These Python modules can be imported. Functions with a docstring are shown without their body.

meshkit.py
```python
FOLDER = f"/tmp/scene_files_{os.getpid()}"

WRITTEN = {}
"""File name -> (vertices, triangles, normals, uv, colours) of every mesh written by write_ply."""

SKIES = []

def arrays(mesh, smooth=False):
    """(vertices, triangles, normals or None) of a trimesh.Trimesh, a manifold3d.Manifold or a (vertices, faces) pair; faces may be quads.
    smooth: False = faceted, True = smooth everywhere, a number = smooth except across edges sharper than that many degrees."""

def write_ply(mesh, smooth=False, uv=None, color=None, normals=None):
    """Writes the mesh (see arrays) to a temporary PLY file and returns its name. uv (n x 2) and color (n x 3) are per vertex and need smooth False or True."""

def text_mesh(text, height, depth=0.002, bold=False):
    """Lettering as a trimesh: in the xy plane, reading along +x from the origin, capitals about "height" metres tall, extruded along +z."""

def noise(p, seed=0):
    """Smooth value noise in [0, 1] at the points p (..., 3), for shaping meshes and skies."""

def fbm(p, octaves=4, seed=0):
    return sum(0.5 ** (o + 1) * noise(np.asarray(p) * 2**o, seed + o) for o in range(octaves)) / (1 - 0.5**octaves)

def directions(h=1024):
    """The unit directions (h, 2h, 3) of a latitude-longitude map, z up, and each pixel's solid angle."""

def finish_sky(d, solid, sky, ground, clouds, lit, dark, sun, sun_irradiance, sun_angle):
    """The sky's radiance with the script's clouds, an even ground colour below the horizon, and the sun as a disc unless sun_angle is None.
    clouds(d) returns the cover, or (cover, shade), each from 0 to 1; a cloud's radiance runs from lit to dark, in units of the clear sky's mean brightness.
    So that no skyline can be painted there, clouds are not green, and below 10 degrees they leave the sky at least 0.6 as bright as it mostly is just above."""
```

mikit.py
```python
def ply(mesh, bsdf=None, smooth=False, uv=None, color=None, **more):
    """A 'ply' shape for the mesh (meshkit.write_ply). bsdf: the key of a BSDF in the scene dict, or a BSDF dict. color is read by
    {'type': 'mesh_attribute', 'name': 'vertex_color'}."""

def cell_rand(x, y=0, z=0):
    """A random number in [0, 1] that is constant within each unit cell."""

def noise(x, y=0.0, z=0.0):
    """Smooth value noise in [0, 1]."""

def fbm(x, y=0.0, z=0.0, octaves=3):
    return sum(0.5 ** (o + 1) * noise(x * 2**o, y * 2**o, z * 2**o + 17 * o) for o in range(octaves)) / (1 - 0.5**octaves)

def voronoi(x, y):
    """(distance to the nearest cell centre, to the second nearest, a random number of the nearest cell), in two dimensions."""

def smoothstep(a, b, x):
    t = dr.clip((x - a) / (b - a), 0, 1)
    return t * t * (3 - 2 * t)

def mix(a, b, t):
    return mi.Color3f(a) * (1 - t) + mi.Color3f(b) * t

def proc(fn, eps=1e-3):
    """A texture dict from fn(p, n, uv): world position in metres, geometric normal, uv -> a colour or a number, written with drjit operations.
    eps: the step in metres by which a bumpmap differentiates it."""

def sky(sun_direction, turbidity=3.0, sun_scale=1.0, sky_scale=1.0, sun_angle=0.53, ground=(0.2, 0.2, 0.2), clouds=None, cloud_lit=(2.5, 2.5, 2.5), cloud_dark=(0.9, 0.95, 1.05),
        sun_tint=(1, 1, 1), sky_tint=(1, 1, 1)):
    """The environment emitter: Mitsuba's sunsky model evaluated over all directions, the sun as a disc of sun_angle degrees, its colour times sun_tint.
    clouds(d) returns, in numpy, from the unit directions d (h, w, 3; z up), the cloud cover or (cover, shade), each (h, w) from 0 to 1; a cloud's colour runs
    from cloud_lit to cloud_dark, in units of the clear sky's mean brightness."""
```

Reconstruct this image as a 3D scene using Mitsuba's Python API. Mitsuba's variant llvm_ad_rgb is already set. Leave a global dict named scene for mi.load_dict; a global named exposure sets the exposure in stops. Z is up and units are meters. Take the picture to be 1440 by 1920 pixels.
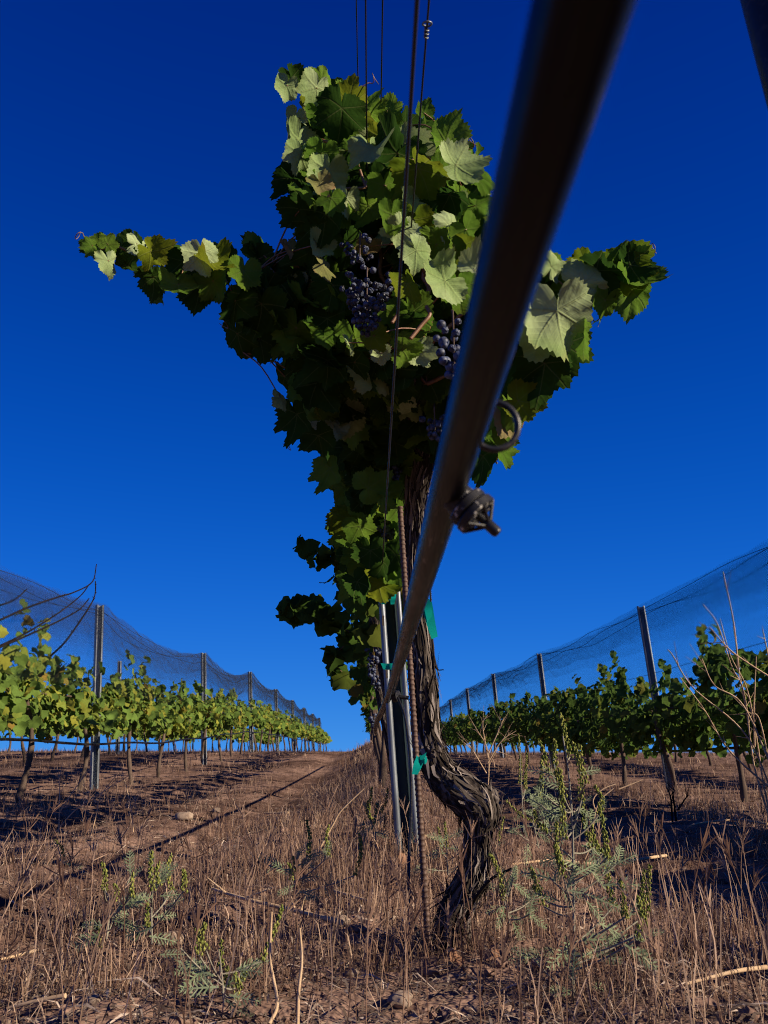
import math, random
import numpy as np
import drjit as dr
import mitsuba as mi
import trimesh
import mikit, meshkit

# ------------------------------------------------------------------ camera, sky, exposure
T = mi.ScalarTransform4f
CAM = np.array([0.0, 0.0, 0.38])
FPX, PITCH, YAW = 1500.0, math.radians(16.70), math.radians(0.988)
FWD = np.array([math.sin(YAW) * math.cos(PITCH), math.cos(YAW) * math.cos(PITCH), math.sin(PITCH)])
RIGHT = np.array([math.cos(YAW), -math.sin(YAW), 0.0])
UP = np.cross(RIGHT, FWD)
SUN = np.array([0.80, -0.34, 0.43]); SUN /= np.linalg.norm(SUN)
exposure = 2.65
scene, labels = {'type': 'scene'}, {}
scene['camera'] = {'type': 'thinlens', 'fov': math.degrees(2 * math.atan(720 / FPX)), 'fov_axis': 'x', 'near_clip': 0.01, 'far_clip': 4000.0,
                   'aperture_radius': 0.0011, 'focus_distance': 2.2,
                   'to_world': T().look_at(origin=CAM.tolist(), target=(CAM + FWD).tolist(), up=[0, 0, 1])}
scene['sky'] = mikit.sky(SUN.tolist(), turbidity=2.2, sky_scale=0.64, sky_tint=(0.003, 0.082, 0.72), sun_tint=(0.92, 1.0, 1.13), ground=(0.12, 0.09, 0.07),
                          cloud_lit=(0.62, 3.1, 8.4), cloud_dark=(0.0, 2.1, 8.2),
                          clouds=lambda d: (lambda e: (0.95 * np.exp(-e / 17.0), 1 - np.exp(-e / 8.0)))(np.degrees(np.arcsin(np.clip(d[..., 2], 0, 1)))))   # even pale haze towards the horizon
labels['sky'] = {'label': 'deep blue cloudless sky above the vineyard', 'kind': 'structure'}

rng = np.random.default_rng(11)
def R(a=0.0, b=1.0): return float(rng.uniform(a, b))
def nrm(v): v = np.asarray(v, float); return v / max(np.linalg.norm(v), 1e-12)
def ray(px, py): return FWD + RIGHT * (px - 720) / FPX + UP * (960 - py) / FPX
def at(px, py, Y):
    d = ray(px, py); return CAM + d * (Y / d[1])
def at_z(px, py, z):
    d = ray(px, py); return CAM + d * ((z - CAM[2]) / d[2])
def project(p):
    d = np.asarray(p) - CAM; k = d @ FWD
    return 720 + FPX * (d @ RIGHT) / k, 960 - FPX * (d @ UP) / k
def sstep(a, b, x):
    t = np.clip((np.asarray(x, float) - a) / (b - a), 0, 1); return t * t * (3 - 2 * t)

# ------------------------------------------------------------------ materials
mix, fbm, noise, voronoi, cell_rand, smooth = mikit.mix, mikit.fbm, mikit.noise, mikit.voronoi, mikit.cell_rand, mikit.smoothstep

def two(b): return {'type': 'twosided', 'bsdf': b}
def veins(uv):
    x = dr.abs(uv[0] * 2 - 1); y = uv[1] * 2 - 1
    best_s, best_t = mi.Float(9), mi.Float(0)
    for a in (0.0, 0.88, 1.85):
        ca, sa = math.cos(a), math.sin(a)
        t = y * ca + x * sa
        s = dr.select(t > 0, dr.abs(x * ca - y * sa), 9)
        hit = s < best_s
        best_t = dr.select(hit, t, best_t); best_s = dr.minimum(best_s, s)
    main = 1 - smooth(0.008, 0.03, best_s + 0.012 * best_t)
    f = (best_t - best_s * 0.75) * 7.0
    f = dr.abs(f - dr.floor(f) - 0.5)
    return main, smooth(0.40, 0.49, f)
def leaf_color(base, edge, tint, amount):
    def fn(p, n, uv):
        m, s = veins(uv)
        k = fbm(p[0] * 9, p[1] * 9, p[2] * 9)
        c = mix(base, tint, smooth(0.35, 0.7, k) * amount)
        r = dr.sqrt(dr.square(uv[0] * 2 - 1) + dr.square(uv[1] * 2 - 1))
        q = fbm(p[0] * 60, p[1] * 60, p[2] * 60)
        c = mix(c, edge, smooth(0.72, 1.05, r + (q - 0.5) * 0.5) * 0.55)
        c = c * (0.82 + 0.36 * q)
        c = mix(c, c * 1.35 + mi.Color3f(0.01, 0.012, 0.0), s * 0.4)
        return mix(c, mi.Color3f(0.20, 0.22, 0.09), m * 0.32)
    return fn
def leaf_bsdf(base, edge, tint, amount, trans=0.75, rough=0.42):
    bump = lambda p, n, uv: (lambda ms: ms[0] * -0.6 + ms[1] * -0.25 + 0.7 * fbm(uv[0] * 14, uv[1] * 14, 0.5))(veins(uv))
    return {'type': 'bumpmap', 'scale': 0.0022, 'arbitrary': mikit.proc(bump, 2e-3),
            'bsdf': {'type': 'principledthin', 'base_color': mikit.proc(leaf_color(base, edge, tint, amount)), 'roughness': rough, 'diff_trans': trans, 'spec_trans': 0.0, 'eta': 1.42}}
def plain_leaf(fn, trans=0.8): return {'type': 'principledthin', 'base_color': mikit.proc(fn), 'roughness': 0.5, 'diff_trans': trans, 'spec_trans': 0.0, 'eta': 1.4}

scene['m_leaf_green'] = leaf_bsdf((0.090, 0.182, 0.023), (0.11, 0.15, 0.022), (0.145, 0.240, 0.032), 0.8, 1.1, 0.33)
scene['m_leaf_shaded'] = leaf_bsdf((0.026, 0.066, 0.012), (0.04, 0.065, 0.014), (0.040, 0.085, 0.014), 0.8, 0.8, 0.36)  # shade of the canopy interior painted in as a darker green
scene['m_leaf_sunlit'] = leaf_bsdf((0.20, 0.285, 0.105), (0.24, 0.25, 0.09), (0.34, 0.415, 0.22), 0.9, 0.5, 0.30)  # sunlit gloss of the leaves painted in as a pale green
scene['m_leaf_yellow'] = leaf_bsdf((0.105, 0.165, 0.014), (0.18, 0.14, 0.02), (0.16, 0.19, 0.016), 0.9, 0.95)
scene['m_leaf_rusty'] = leaf_bsdf((0.16, 0.18, 0.06), (0.28, 0.11, 0.06), (0.25, 0.17, 0.10), 0.9, 0.7)
def row_leaf(g, y, amount):
    def fn(p, n, uv):
        k = uv[0] * 0.75 + 0.35 * fbm(p[0] * 2.3, p[1] * 2.3, p[2] * 3.5)
        c = mix(g, y, smooth(1.0 - amount, 1.25 - amount * 0.4, k))
        c = mix(c, mi.Color3f(0.22, 0.10, 0.025), smooth(0.93, 0.99, uv[1]) * min(1.0, amount * 1.5))
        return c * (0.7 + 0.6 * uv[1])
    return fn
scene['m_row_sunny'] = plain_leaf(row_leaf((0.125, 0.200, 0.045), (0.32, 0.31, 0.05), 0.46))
scene['m_row_shaded'] = plain_leaf(row_leaf((0.085, 0.150, 0.034), (0.20, 0.21, 0.04), 0.34), 1.0)  # copy of the sunny row leaf with shade put into darker colour
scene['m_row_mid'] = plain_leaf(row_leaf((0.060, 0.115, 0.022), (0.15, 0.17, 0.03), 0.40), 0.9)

def bark_color(p, n, uv):
    k = fbm(uv[0] * 26, uv[1] * 9, 0.0, 4)
    q = fbm(p[0] * 50, p[1] * 50, p[2] * 14)
    c = mix(mi.Color3f(0.024, 0.019, 0.017), mi.Color3f(0.120, 0.100, 0.092), smooth(0.35, 0.72, k))
    return c * (0.55 + 0.85 * q)
scene['m_bark'] = two({'type': 'bumpmap', 'scale': 0.006, 'arbitrary': mikit.proc(lambda p, n, uv: fbm(uv[0] * 40, uv[1] * 11, 3.0, 4)),
                       'bsdf': {'type': 'diffuse', 'reflectance': mikit.proc(bark_color)}})
scene['m_bark_strip'] = two({'type': 'diffuse', 'reflectance': mikit.proc(lambda p, n, uv: mix((0.030, 0.024, 0.021), (0.27, 0.230, 0.210), uv[0] * uv[0] * uv[0]) * (0.6 + 0.8 * fbm(p[0] * 80, p[1] * 80, p[2] * 25)))})
scene['m_bark_far'] = {'type': 'diffuse', 'reflectance': mikit.proc(lambda p, n, uv: mix((0.05, 0.036, 0.03), (0.15, 0.11, 0.09), fbm(p[0] * 40, p[1] * 40, p[2] * 9)))}
scene['m_cane'] = {'type': 'roughplastic', 'alpha': 0.3, 'diffuse_reflectance': mikit.proc(lambda p, n, uv: mix((0.20, 0.055, 0.045), (0.26, 0.17, 0.08), fbm(p[0] * 20, p[1] * 20, p[2] * 20)))}

def dirt(p, n, uv):
    a = fbm(p[0] * 1.3, p[1] * 1.3, 2.0, 4)
    b = fbm(p[0] * 14, p[1] * 14, 5.0, 4)
    c = noise(p[0] * 120, p[1] * 120, p[2] * 120)
    col = mix((0.090, 0.054, 0.044), (0.222, 0.142, 0.114), smooth(0.3, 0.7, a * 0.6 + b * 0.4))
    d1, d2, w = voronoi(p[0] * 38 + b * 3, p[1] * 38)
    col = mix(col, mi.Color3f(0.27, 0.20, 0.16), dr.select(w > 0.80, 1 - smooth(0.14, 0.26, d1), 0) * 0.7)
    return col * (0.55 + 0.5 * b + 0.3 * c)
scene['m_dirt'] = two({'type': 'bumpmap', 'scale': 0.02, 'arbitrary': mikit.proc(lambda p, n, uv: fbm(p[0] * 30, p[1] * 30, 1.0, 4) + 0.25 * noise(p[0] * 160, p[1] * 160, 3.0), 2e-3),
                       'bsdf': {'type': 'diffuse', 'reflectance': mikit.proc(dirt)}})
scene['m_straw'] = {'type': 'principledthin', 'roughness': 0.6, 'diff_trans': 0.5, 'spec_trans': 0.0, 'eta': 1.35,
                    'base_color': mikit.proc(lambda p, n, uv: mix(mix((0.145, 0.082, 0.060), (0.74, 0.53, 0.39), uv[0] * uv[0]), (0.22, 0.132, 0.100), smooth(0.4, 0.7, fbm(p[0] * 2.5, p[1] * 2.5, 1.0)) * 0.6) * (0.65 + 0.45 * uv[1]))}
scene['m_litter'] = two({'type': 'diffuse', 'reflectance': mikit.proc(lambda p, n, uv: mix((0.085, 0.060, 0.050), (0.55, 0.44, 0.36), uv[0] * uv[0] * uv[0]) * (0.7 + 0.5 * noise(p[0] * 90, p[1] * 90, p[2] * 90)))})
scene['m_drycane'] = {'type': 'diffuse', 'reflectance': mikit.proc(lambda p, n, uv: mix((0.36, 0.235, 0.14), (0.55, 0.41, 0.28), fbm(p[0] * 30, p[1] * 30, p[2] * 30)))}
scene['m_deadcane_backlit'] = {'type': 'diffuse', 'reflectance': mikit.proc(lambda p, n, uv: mix((0.006, 0.006, 0.008), (0.030, 0.022, 0.022), fbm(p[0] * 14, p[1] * 14, p[2] * 14)))}  # near-black colour carries the backlit look of the canes
scene['m_hose'] = {'type': 'principled', 'specular': 0.14, 'roughness': mikit.proc(lambda p, n, uv: 0.20 + 0.25 * fbm(p[0] * 150, p[1] * 25, p[2] * 150)),
                   'base_color': mikit.proc(lambda p, n, uv: mix((0.005, 0.005, 0.006), (0.15, 0.13, 0.118), smooth(0.60, 0.9, fbm(p[0] * 90, p[1] * 22, p[2] * 90, 4)) * 0.05
                   + 0.6 * smooth(0.66, 0.74, fbm(p[0] * 330, p[1] * 60, p[2] * 330, 4)) * smooth(0.4, 0.62, fbm(p[0] * 60, p[1] * 9, p[2] * 60, 2))))}
scene['m_black'] = {'type': 'principled', 'base_color': mikit.proc(lambda p, n, uv: mix((0.010, 0.010, 0.012), (0.035, 0.032, 0.030), smooth(0.5, 0.85, fbm(p[0] * 200, p[1] * 200, p[2] * 200)))), 'roughness': 0.38, 'specular': 0.35}
scene['m_emitter'] = {'type': 'principled', 'base_color': mikit.proc(lambda p, n, uv: mix((0.011, 0.011, 0.014), (0.45, 0.43, 0.40), smooth(0.62, 0.76, fbm(p[0] * 260, p[1] * 260, p[2] * 260, 4)))), 'roughness': 0.45, 'specular': 0.35}
scene['m_wire'] = {'type': 'principled', 'base_color': {'type': 'rgb', 'value': [0.025, 0.023, 0.022]}, 'metallic': 0.3, 'roughness': 0.45}
scene['m_steel'] = {'type': 'principled', 'metallic': 0.55, 'roughness': mikit.proc(lambda p, n, uv: 0.30 + 0.25 * fbm(p[0] * 60, p[1] * 60, p[2] * 14)),
                    'base_color': mikit.proc(lambda p, n, uv: mix((0.09, 0.105, 0.125), (0.25, 0.275, 0.31), fbm(p[0] * 45, p[1] * 45, p[2] * 9)))}
scene['m_post_shaded'] = {'type': 'principled', 'metallic': 0.2, 'roughness': 0.5, 'base_color': mikit.proc(lambda p, n, uv: mix((0.018, 0.036, 0.042), (0.040, 0.066, 0.074), fbm(p[0] * 60, p[1] * 60, p[2] * 12)))}  # interior shade put into a dark teal colour over the whole channel
scene['m_darksteel'] = {'type': 'principled', 'metallic': 0.3, 'roughness': 0.6, 'base_color': mikit.proc(lambda p, n, uv: mix((0.030, 0.026, 0.024), (0.09, 0.06, 0.045), fbm(p[0] * 70, p[1] * 70, p[2] * 30)))}
scene['m_rust'] = {'type': 'principled', 'metallic': 0.2, 'roughness': 0.65, 'base_color': mikit.proc(lambda p, n, uv: mix((0.040, 0.021, 0.016), (0.125, 0.072, 0.054), fbm(p[0] * 150, p[1] * 150, p[2] * 60)))}
scene['m_teal'] = {'type': 'principledthin', 'base_color': {'type': 'rgb', 'value': [0.005, 0.27, 0.25]}, 'roughness': 0.25, 'diff_trans': 0.9, 'spec_trans': 0.0, 'eta': 1.5}
scene['m_net'] = two({'type': 'diffuse', 'reflectance': {'type': 'rgb', 'value': [0.022, 0.026, 0.036]}})
def berry(p, n, uv):
    k = fbm(p[0] * 110, p[1] * 110, p[2] * 110)
    return mix((0.009, 0.010, 0.022), (0.062, 0.078, 0.140), smooth(0.3, 0.62, k))
scene['m_berry'] = {'type': 'principled', 'roughness': 0.55, 'specular': 0.4, 'base_color': mikit.proc(berry)}
scene['m_raisin'] = {'type': 'bumpmap', 'scale': 0.008, 'arbitrary': mikit.proc(lambda p, n, uv: dr.abs(fbm(p[0] * 260, p[1] * 260, p[2] * 160) - 0.5), 8e-4),
                     'bsdf': {'type': 'principled', 'roughness': 0.5, 'specular': 0.4, 'base_color': mikit.proc(lambda p, n, uv: berry(p, n, uv) * 0.75)}}
scene['m_weed_stem'] = {'type': 'diffuse', 'reflectance': mikit.proc(lambda p, n, uv: mix((0.16, 0.135, 0.12), (0.30, 0.29, 0.22), fbm(p[0] * 40, p[1] * 40, p[2] * 20)))}
scene['m_weed_leaf'] = plain_leaf(lambda p, n, uv: mix((0.15, 0.20, 0.11), (0.30, 0.34, 0.22), uv[0]), 0.5)
scene['m_weed_bud'] = plain_leaf(lambda p, n, uv: mix((0.115, 0.15, 0.035), (0.34, 0.34, 0.10), uv[0]), 0.5)
scene['m_stone'] = {'type': 'diffuse', 'reflectance': mikit.proc(lambda p, n, uv: mix((0.15, 0.105, 0.082), (0.36, 0.28, 0.225), fbm(p[0] * 35, p[1] * 35, p[2] * 35, 4)))}
scene['m_fallen'] = plain_leaf(lambda p, n, uv: mix((0.17, 0.070, 0.042), (0.36, 0.23, 0.16), fbm(p[0] * 60, p[1] * 60, p[2] * 60)), 0.4)

# ------------------------------------------------------------------ naming and mesh helpers
taken = {}
def numbered(name):
    n = taken.get(name, 0); taken[name] = n + 1
    return name if n == 0 else f'{name}_{n:03d}'
def thing(name, label, cat, group=None):
    key = numbered(name); labels[key] = {'label': label, 'category': cat}
    if group: labels[key]['group'] = group
    return key
def put(key, mesh, mat, to_world=None, **kw):
    """mesh: MB, or a shape dict to reuse"""
    d = dict(mesh) if isinstance(mesh, dict) else mesh.ply(mat, **kw)
    if to_world is not None: d['to_world'] = to_world
    if mat is not None: d['bsdf'] = {'type': 'ref', 'id': mat}
    scene[key] = d
    return key
def part(holder, name, mesh, mat, to_world=None, label=None, stuff=False, **kw):
    key = numbered(holder + '__' + name)
    put(key, mesh, mat, to_world, **kw)
    if label: labels[key] = {'label': label}
    if stuff: labels.setdefault(key, {})['kind'] = 'stuff'
    return key

class MB:
    def __init__(s): s.v, s.f, s.u, s.n = [], [], [], 0
    def add(s, v, f, uv=None):
        v = np.asarray(v, float); f = np.asarray(f, int)
        if f.shape[1] == 4: f = np.vstack([f[:, [0, 1, 2]], f[:, [0, 2, 3]]])
        s.v.append(v); s.f.append(f + s.n); s.n += len(v)
        s.u.append(np.zeros((len(v), 2)) if uv is None else np.broadcast_to(np.asarray(uv, float), (len(v), 2)))
        return s
    def arrays(s): return np.vstack(s.v), np.vstack(s.f), np.vstack(s.u)
    def ply(s, mat, smooth=True):
        v, f, u = s.arrays()
        return mikit.ply((v, f), mat, smooth=smooth, uv=u if isinstance(smooth, bool) else None)
    def tube(s, pts, rad, sides=8, uv=None, caps=True, disp=None):
        p = np.asarray(pts, float); m = len(p); rad = np.broadcast_to(np.asarray(rad, float), (m,))
        t = np.gradient(p, axis=0); t /= np.linalg.norm(t, axis=1, keepdims=True) + 1e-12
        a = np.cross(t[0], [0.31, 0.17, 1] if abs(t[0][2]) < 0.9 else [1, 0.2, 0.1]); a = nrm(a)
        A = np.zeros_like(p)
        for i in range(m):
            a = nrm(a - t[i] * (a @ t[i])); A[i] = a
        B = np.cross(t, A)
        th = np.arange(sides) * 2 * np.pi / sides
        r = rad[:, None] * np.ones(sides)
        L = np.concatenate([[0], np.cumsum(np.linalg.norm(np.diff(p, axis=0), axis=1))])
        if disp is not None: r = r * disp(th[None, :], L[:, None])
        v = p[:, None] + r[..., None] * (np.cos(th)[None, :, None] * A[:, None] + np.sin(th)[None, :, None] * B[:, None])
        i, j = np.meshgrid(np.arange(m - 1), np.arange(sides), indexing='ij')
        q = np.stack([i * sides + j, i * sides + (j + 1) % sides, (i + 1) * sides + (j + 1) % sides, (i + 1) * sides + j], -1).reshape(-1, 4)
        u = np.stack([np.broadcast_to(np.abs(th / np.pi - 1), (m, sides)), np.broadcast_to(L[:, None] * 6, (m, sides))], -1).reshape(-1, 2) if uv is None else uv
        s.add(v.reshape(-1, 3), q, u)
        if caps:
            for e in (0, m - 1):
                ring = v[e]; c = p[e]
                f = [[sides, k, (k + 1) % sides] if e else [sides, (k + 1) % sides, k] for k in range(sides)]
                s.add(np.vstack([ring, c]), f, u[:1].repeat(sides + 1, 0) if uv is None else uv)
        return s
    def box(s, c, h, M=None, uv=None):
        v = np.array([[x, y, z] for x in (-1, 1) for y in (-1, 1) for z in (-1, 1)], float) * np.asarray(h)
        if M is not None: v = v @ np.asarray(M).T
        return s.add(v + np.asarray(c), [[0, 1, 3, 2], [4, 6, 7, 5], [0, 4, 5, 1], [2, 3, 7, 6], [0, 2, 6, 4], [1, 5, 7, 3]], uv)
    def ribbon(s, pts, w, side, uv=None):
        p = np.asarray(pts, float); m = len(p); w = np.broadcast_to(np.asarray(w, float), (m,))
        side = np.broadcast_to(np.asarray(side, float), (m, 3))
        v = np.concatenate([p - side * w[:, None] / 2, p + side * w[:, None] / 2])
        i = np.arange(m - 1)
        return s.add(v, np.stack([i, i + m, i + m + 1, i + 1], 1), uv)

def spline(pts, n):
    """Catmull-Rom through the points (any number of columns)"""
    p = np.asarray(pts, float); p = np.vstack([2 * p[0] - p[1], p, 2 * p[-1] - p[-2]])
    t = np.linspace(0, len(p) - 3 - 1e-9, n); i = t.astype(int); t = (t - i)[:, None]
    a, b, c, d = p[i], p[i + 1], p[i + 2], p[i + 3]
    return 0.5 * (2 * b + (c - a) * t + (2 * a - 5 * b + 4 * c - d) * t ** 2 + (3 * b - a - 3 * c + d) * t ** 3)

def frame(pos, y_dir, normal, size):
    n = nrm(normal); y = np.asarray(y_dir, float); y = nrm(y - n * (y @ n)); x = np.cross(y, n)
    M = np.eye(4); M[:3, 0], M[:3, 1], M[:3, 2], M[:3, 3] = x * size, y * size, n * size, pos
    return M

# ------------------------------------------------------------------ ground
ROWX = [-8.2, -5.46, -2.72, 0.13, 2.86, 5.6]
def gz(x, y, detail=True):
    x, y = np.asarray(x, float), np.asarray(y, float)
    left = sstep(2.5, -0.5, x)
    z = sstep(8.5, 21, np.hypot(x, np.maximum(y, 0))) * (0.30 + 0.08 * left)
    z = z + (0.08 * sstep(1.95, 2.7, y) + 0.15 * sstep(4, 13, y)) * np.exp(-((x - 0.1) / 0.38) ** 2)
    z = z - 0.04 * np.exp(-((x + 0.75) / 0.22) ** 2) - 0.04 * np.exp(-((x + 1.75) / 0.25) ** 2) - 0.05 * np.exp(-((x - 1.05) / 0.3) ** 2)
    z = z - 0.10 * np.maximum(x - 14, 0) - 0.16 * np.maximum(y - 58, 0) * sstep(58, 70, y) - 0.12 * np.maximum(-x - 22, 0)
    z = np.maximum(z, -220)
    if detail:
        P = np.stack([x, y, 0 * x], -1)
        near = 1.0 / (1 + np.maximum(y - 3, 0) * 0.08)
        z = z + 0.07 * (meshkit.fbm(P * 1.1, 3, 1) - 0.5) + near * (0.050 * (meshkit.fbm(P * 5.0, 3, 2) - 0.5) + 0.030 * (meshkit.fbm(P * 17.0, 3, 3) - 0.5))
    return z
xs = np.concatenate([-np.geomspace(3.2, 1200, 60)[::-1], np.arange(-3.15, 3.16, 0.026), np.geomspace(3.2, 1200, 60)])
ys = np.concatenate([[-900, -300, -100, -30, -10, -4, -1.5, 0, 0.6], np.arange(0.9, 4.5, 0.026), np.arange(4.5, 12, 0.08), np.geomspace(12, 70, 80), np.geomspace(74, 1500, 30)])
X, Y = np.meshgrid(xs, ys)
Z = gz(X, Y)
i, j = np.meshgrid(np.arange(len(ys) - 1), np.arange(len(xs) - 1), indexing='ij'); w = len(xs)
put('ground', MB().add(np.stack([X, Y, Z], -1).reshape(-1, 3), np.stack([i * w + j, i * w + j + 1, (i + 1) * w + j + 1, (i + 1) * w + j], -1).reshape(-1, 4)), 'm_dirt')
labels['ground'] = {'label': 'bare brown vineyard soil rising gently to a crest', 'kind': 'structure'}
def on_ground(px, py):
    d = ray(px, py); t = 0.5
    for _ in range(60):
        p = CAM + d * t; t += max(0.004, (p[2] - gz(p[0], p[1])) * 2.0) if p[2] > gz(p[0], p[1]) else 0
    p = CAM + d * t
    return np.array([p[0], p[1], float(gz(p[0], p[1]))])

# ------------------------------------------------------------------ leaf meshes
def leaf_mesh(seed, teeth=34, rings=(0.3, 0.62, 0.85, 1.0), curl=1.0):
    r = np.random.default_rng(seed)
    ang = np.radians([0, 14, 29, 42, 54, 68, 83, 96, 110, 130, 150, 166, 176, 180])
    rad = np.array([1.0, 0.90, 0.76, 0.82, 0.93, 0.85, 0.72, 0.77, 0.83, 0.77, 0.70, 0.58, 0.32, 0.10])
    k = 2 * teeth
    th = (np.arange(k) + 0.5) / k * 2 * np.pi - np.pi
    sidej = np.where(th > 0, 1, -1)
    rr = np.interp(np.abs(th), ang, rad * (1 + r.normal(0, 0.04, len(ang))))
    tooth = np.where(np.arange(k) % 2 == 0, 0.042, -0.040) * (1 + r.normal(0, 0.35, k)) * sstep(3.1, 2.6, np.abs(th))
    rr = rr * (1 + tooth)
    V, U = [np.zeros((1, 3))], [np.array([[0.5, 0.5]])]
    cup, fold, droop, tw = r.uniform(-0.45, 0.30) * curl, r.uniform(-0.20, 0.35) * curl, r.uniform(-0.55, 0.12) * curl, r.uniform(-0.40, 0.40) * curl
    sl, sr, pl = r.uniform(-1.3, 0.8) * curl, r.uniform(-1.3, 0.8) * curl, r.uniform(0.2, 0.45)
    ph, ph2 = r.uniform(0, 6.28, 2); wav = r.uniform(0.05, 0.13) * curl
    for q in rings:
        e = q * (rr if q == 1.0 else np.interp(np.abs(th), ang, rad))
        x, y = e * np.sin(th), e * np.cos(th)
        d = np.hypot(x, y)
        lobes = np.sin(np.clip(np.abs(th), 0, 2.6) * 1.75) ** 2
        z = sl * np.maximum(-x - pl, 0) ** 1.5 + sr * np.maximum(x - pl, 0) ** 1.5 + cup * d ** 2 + fold * np.abs(x) + droop * np.maximum(y - .1, 0) ** 2 * 1.2 + tw * x * y - 0.03 * lobes * q * curl + wav * q ** 3 * np.sin(4 * th + ph) + 0.35 * wav * q ** 4 * np.sin(11 * th + ph2) + 0.10 * np.sin(2.6 * x + ph2) * np.sin(2.2 * y + ph)
        V.append(np.stack([x, y, z], 1)); U.append(np.stack([x / 2 + 0.5, y / 2 + 0.5], 1))
    f = [[0, 1 + a, 1 + (a + 1) % k] for a in range(k)]
    F = [np.array(f)]
    for q in range(len(rings) - 1):
        a = np.arange(k); b = (a + 1) % k; o, o2 = 1 + q * k, 1 + (q + 1) * k
        F += [np.stack([o + a, o2 + a, o2 + b], 1), np.stack([o + a, o2 + b, o + b], 1)]
    V = np.vstack(V)
    V[:, 1] -= 0.0
    return V, np.vstack(F)[:, ::-1], np.vstack(U)
HERO = [leaf_mesh(s, curl=1.0 + 0.14 * (s % 6)) for s in range(10)]
HERO_PLY = [MB().add(*m).ply('m_leaf_green') for m in HERO]
MID = [leaf_mesh(50 + s, 11, (0.55, 1.0), 1.1) for s in range(6)]
FAR = [leaf_mesh(80 + s, 5, (1.0,), 1.2) for s in range(5)]
def far_uv(m, a, b): return m[0], m[1], np.tile([[a, b]], (len(m[0]), 1))
MID_PLY = {}
for mat in ('m_row_sunny', 'm_row_shaded', 'm_row_mid'):
    MID_PLY[mat] = []
    for m in range(12):
        MID_PLY[mat].append(MB().add(*far_uv(MID[m % 6], (m * 0.37) % 1, (m * 0.61 + 0.2) % 1)).ply(mat))
def place(m, M):
    v = m[0] @ M[:3, :3].T + M[:3, 3]
    return v, m[1]

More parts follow.
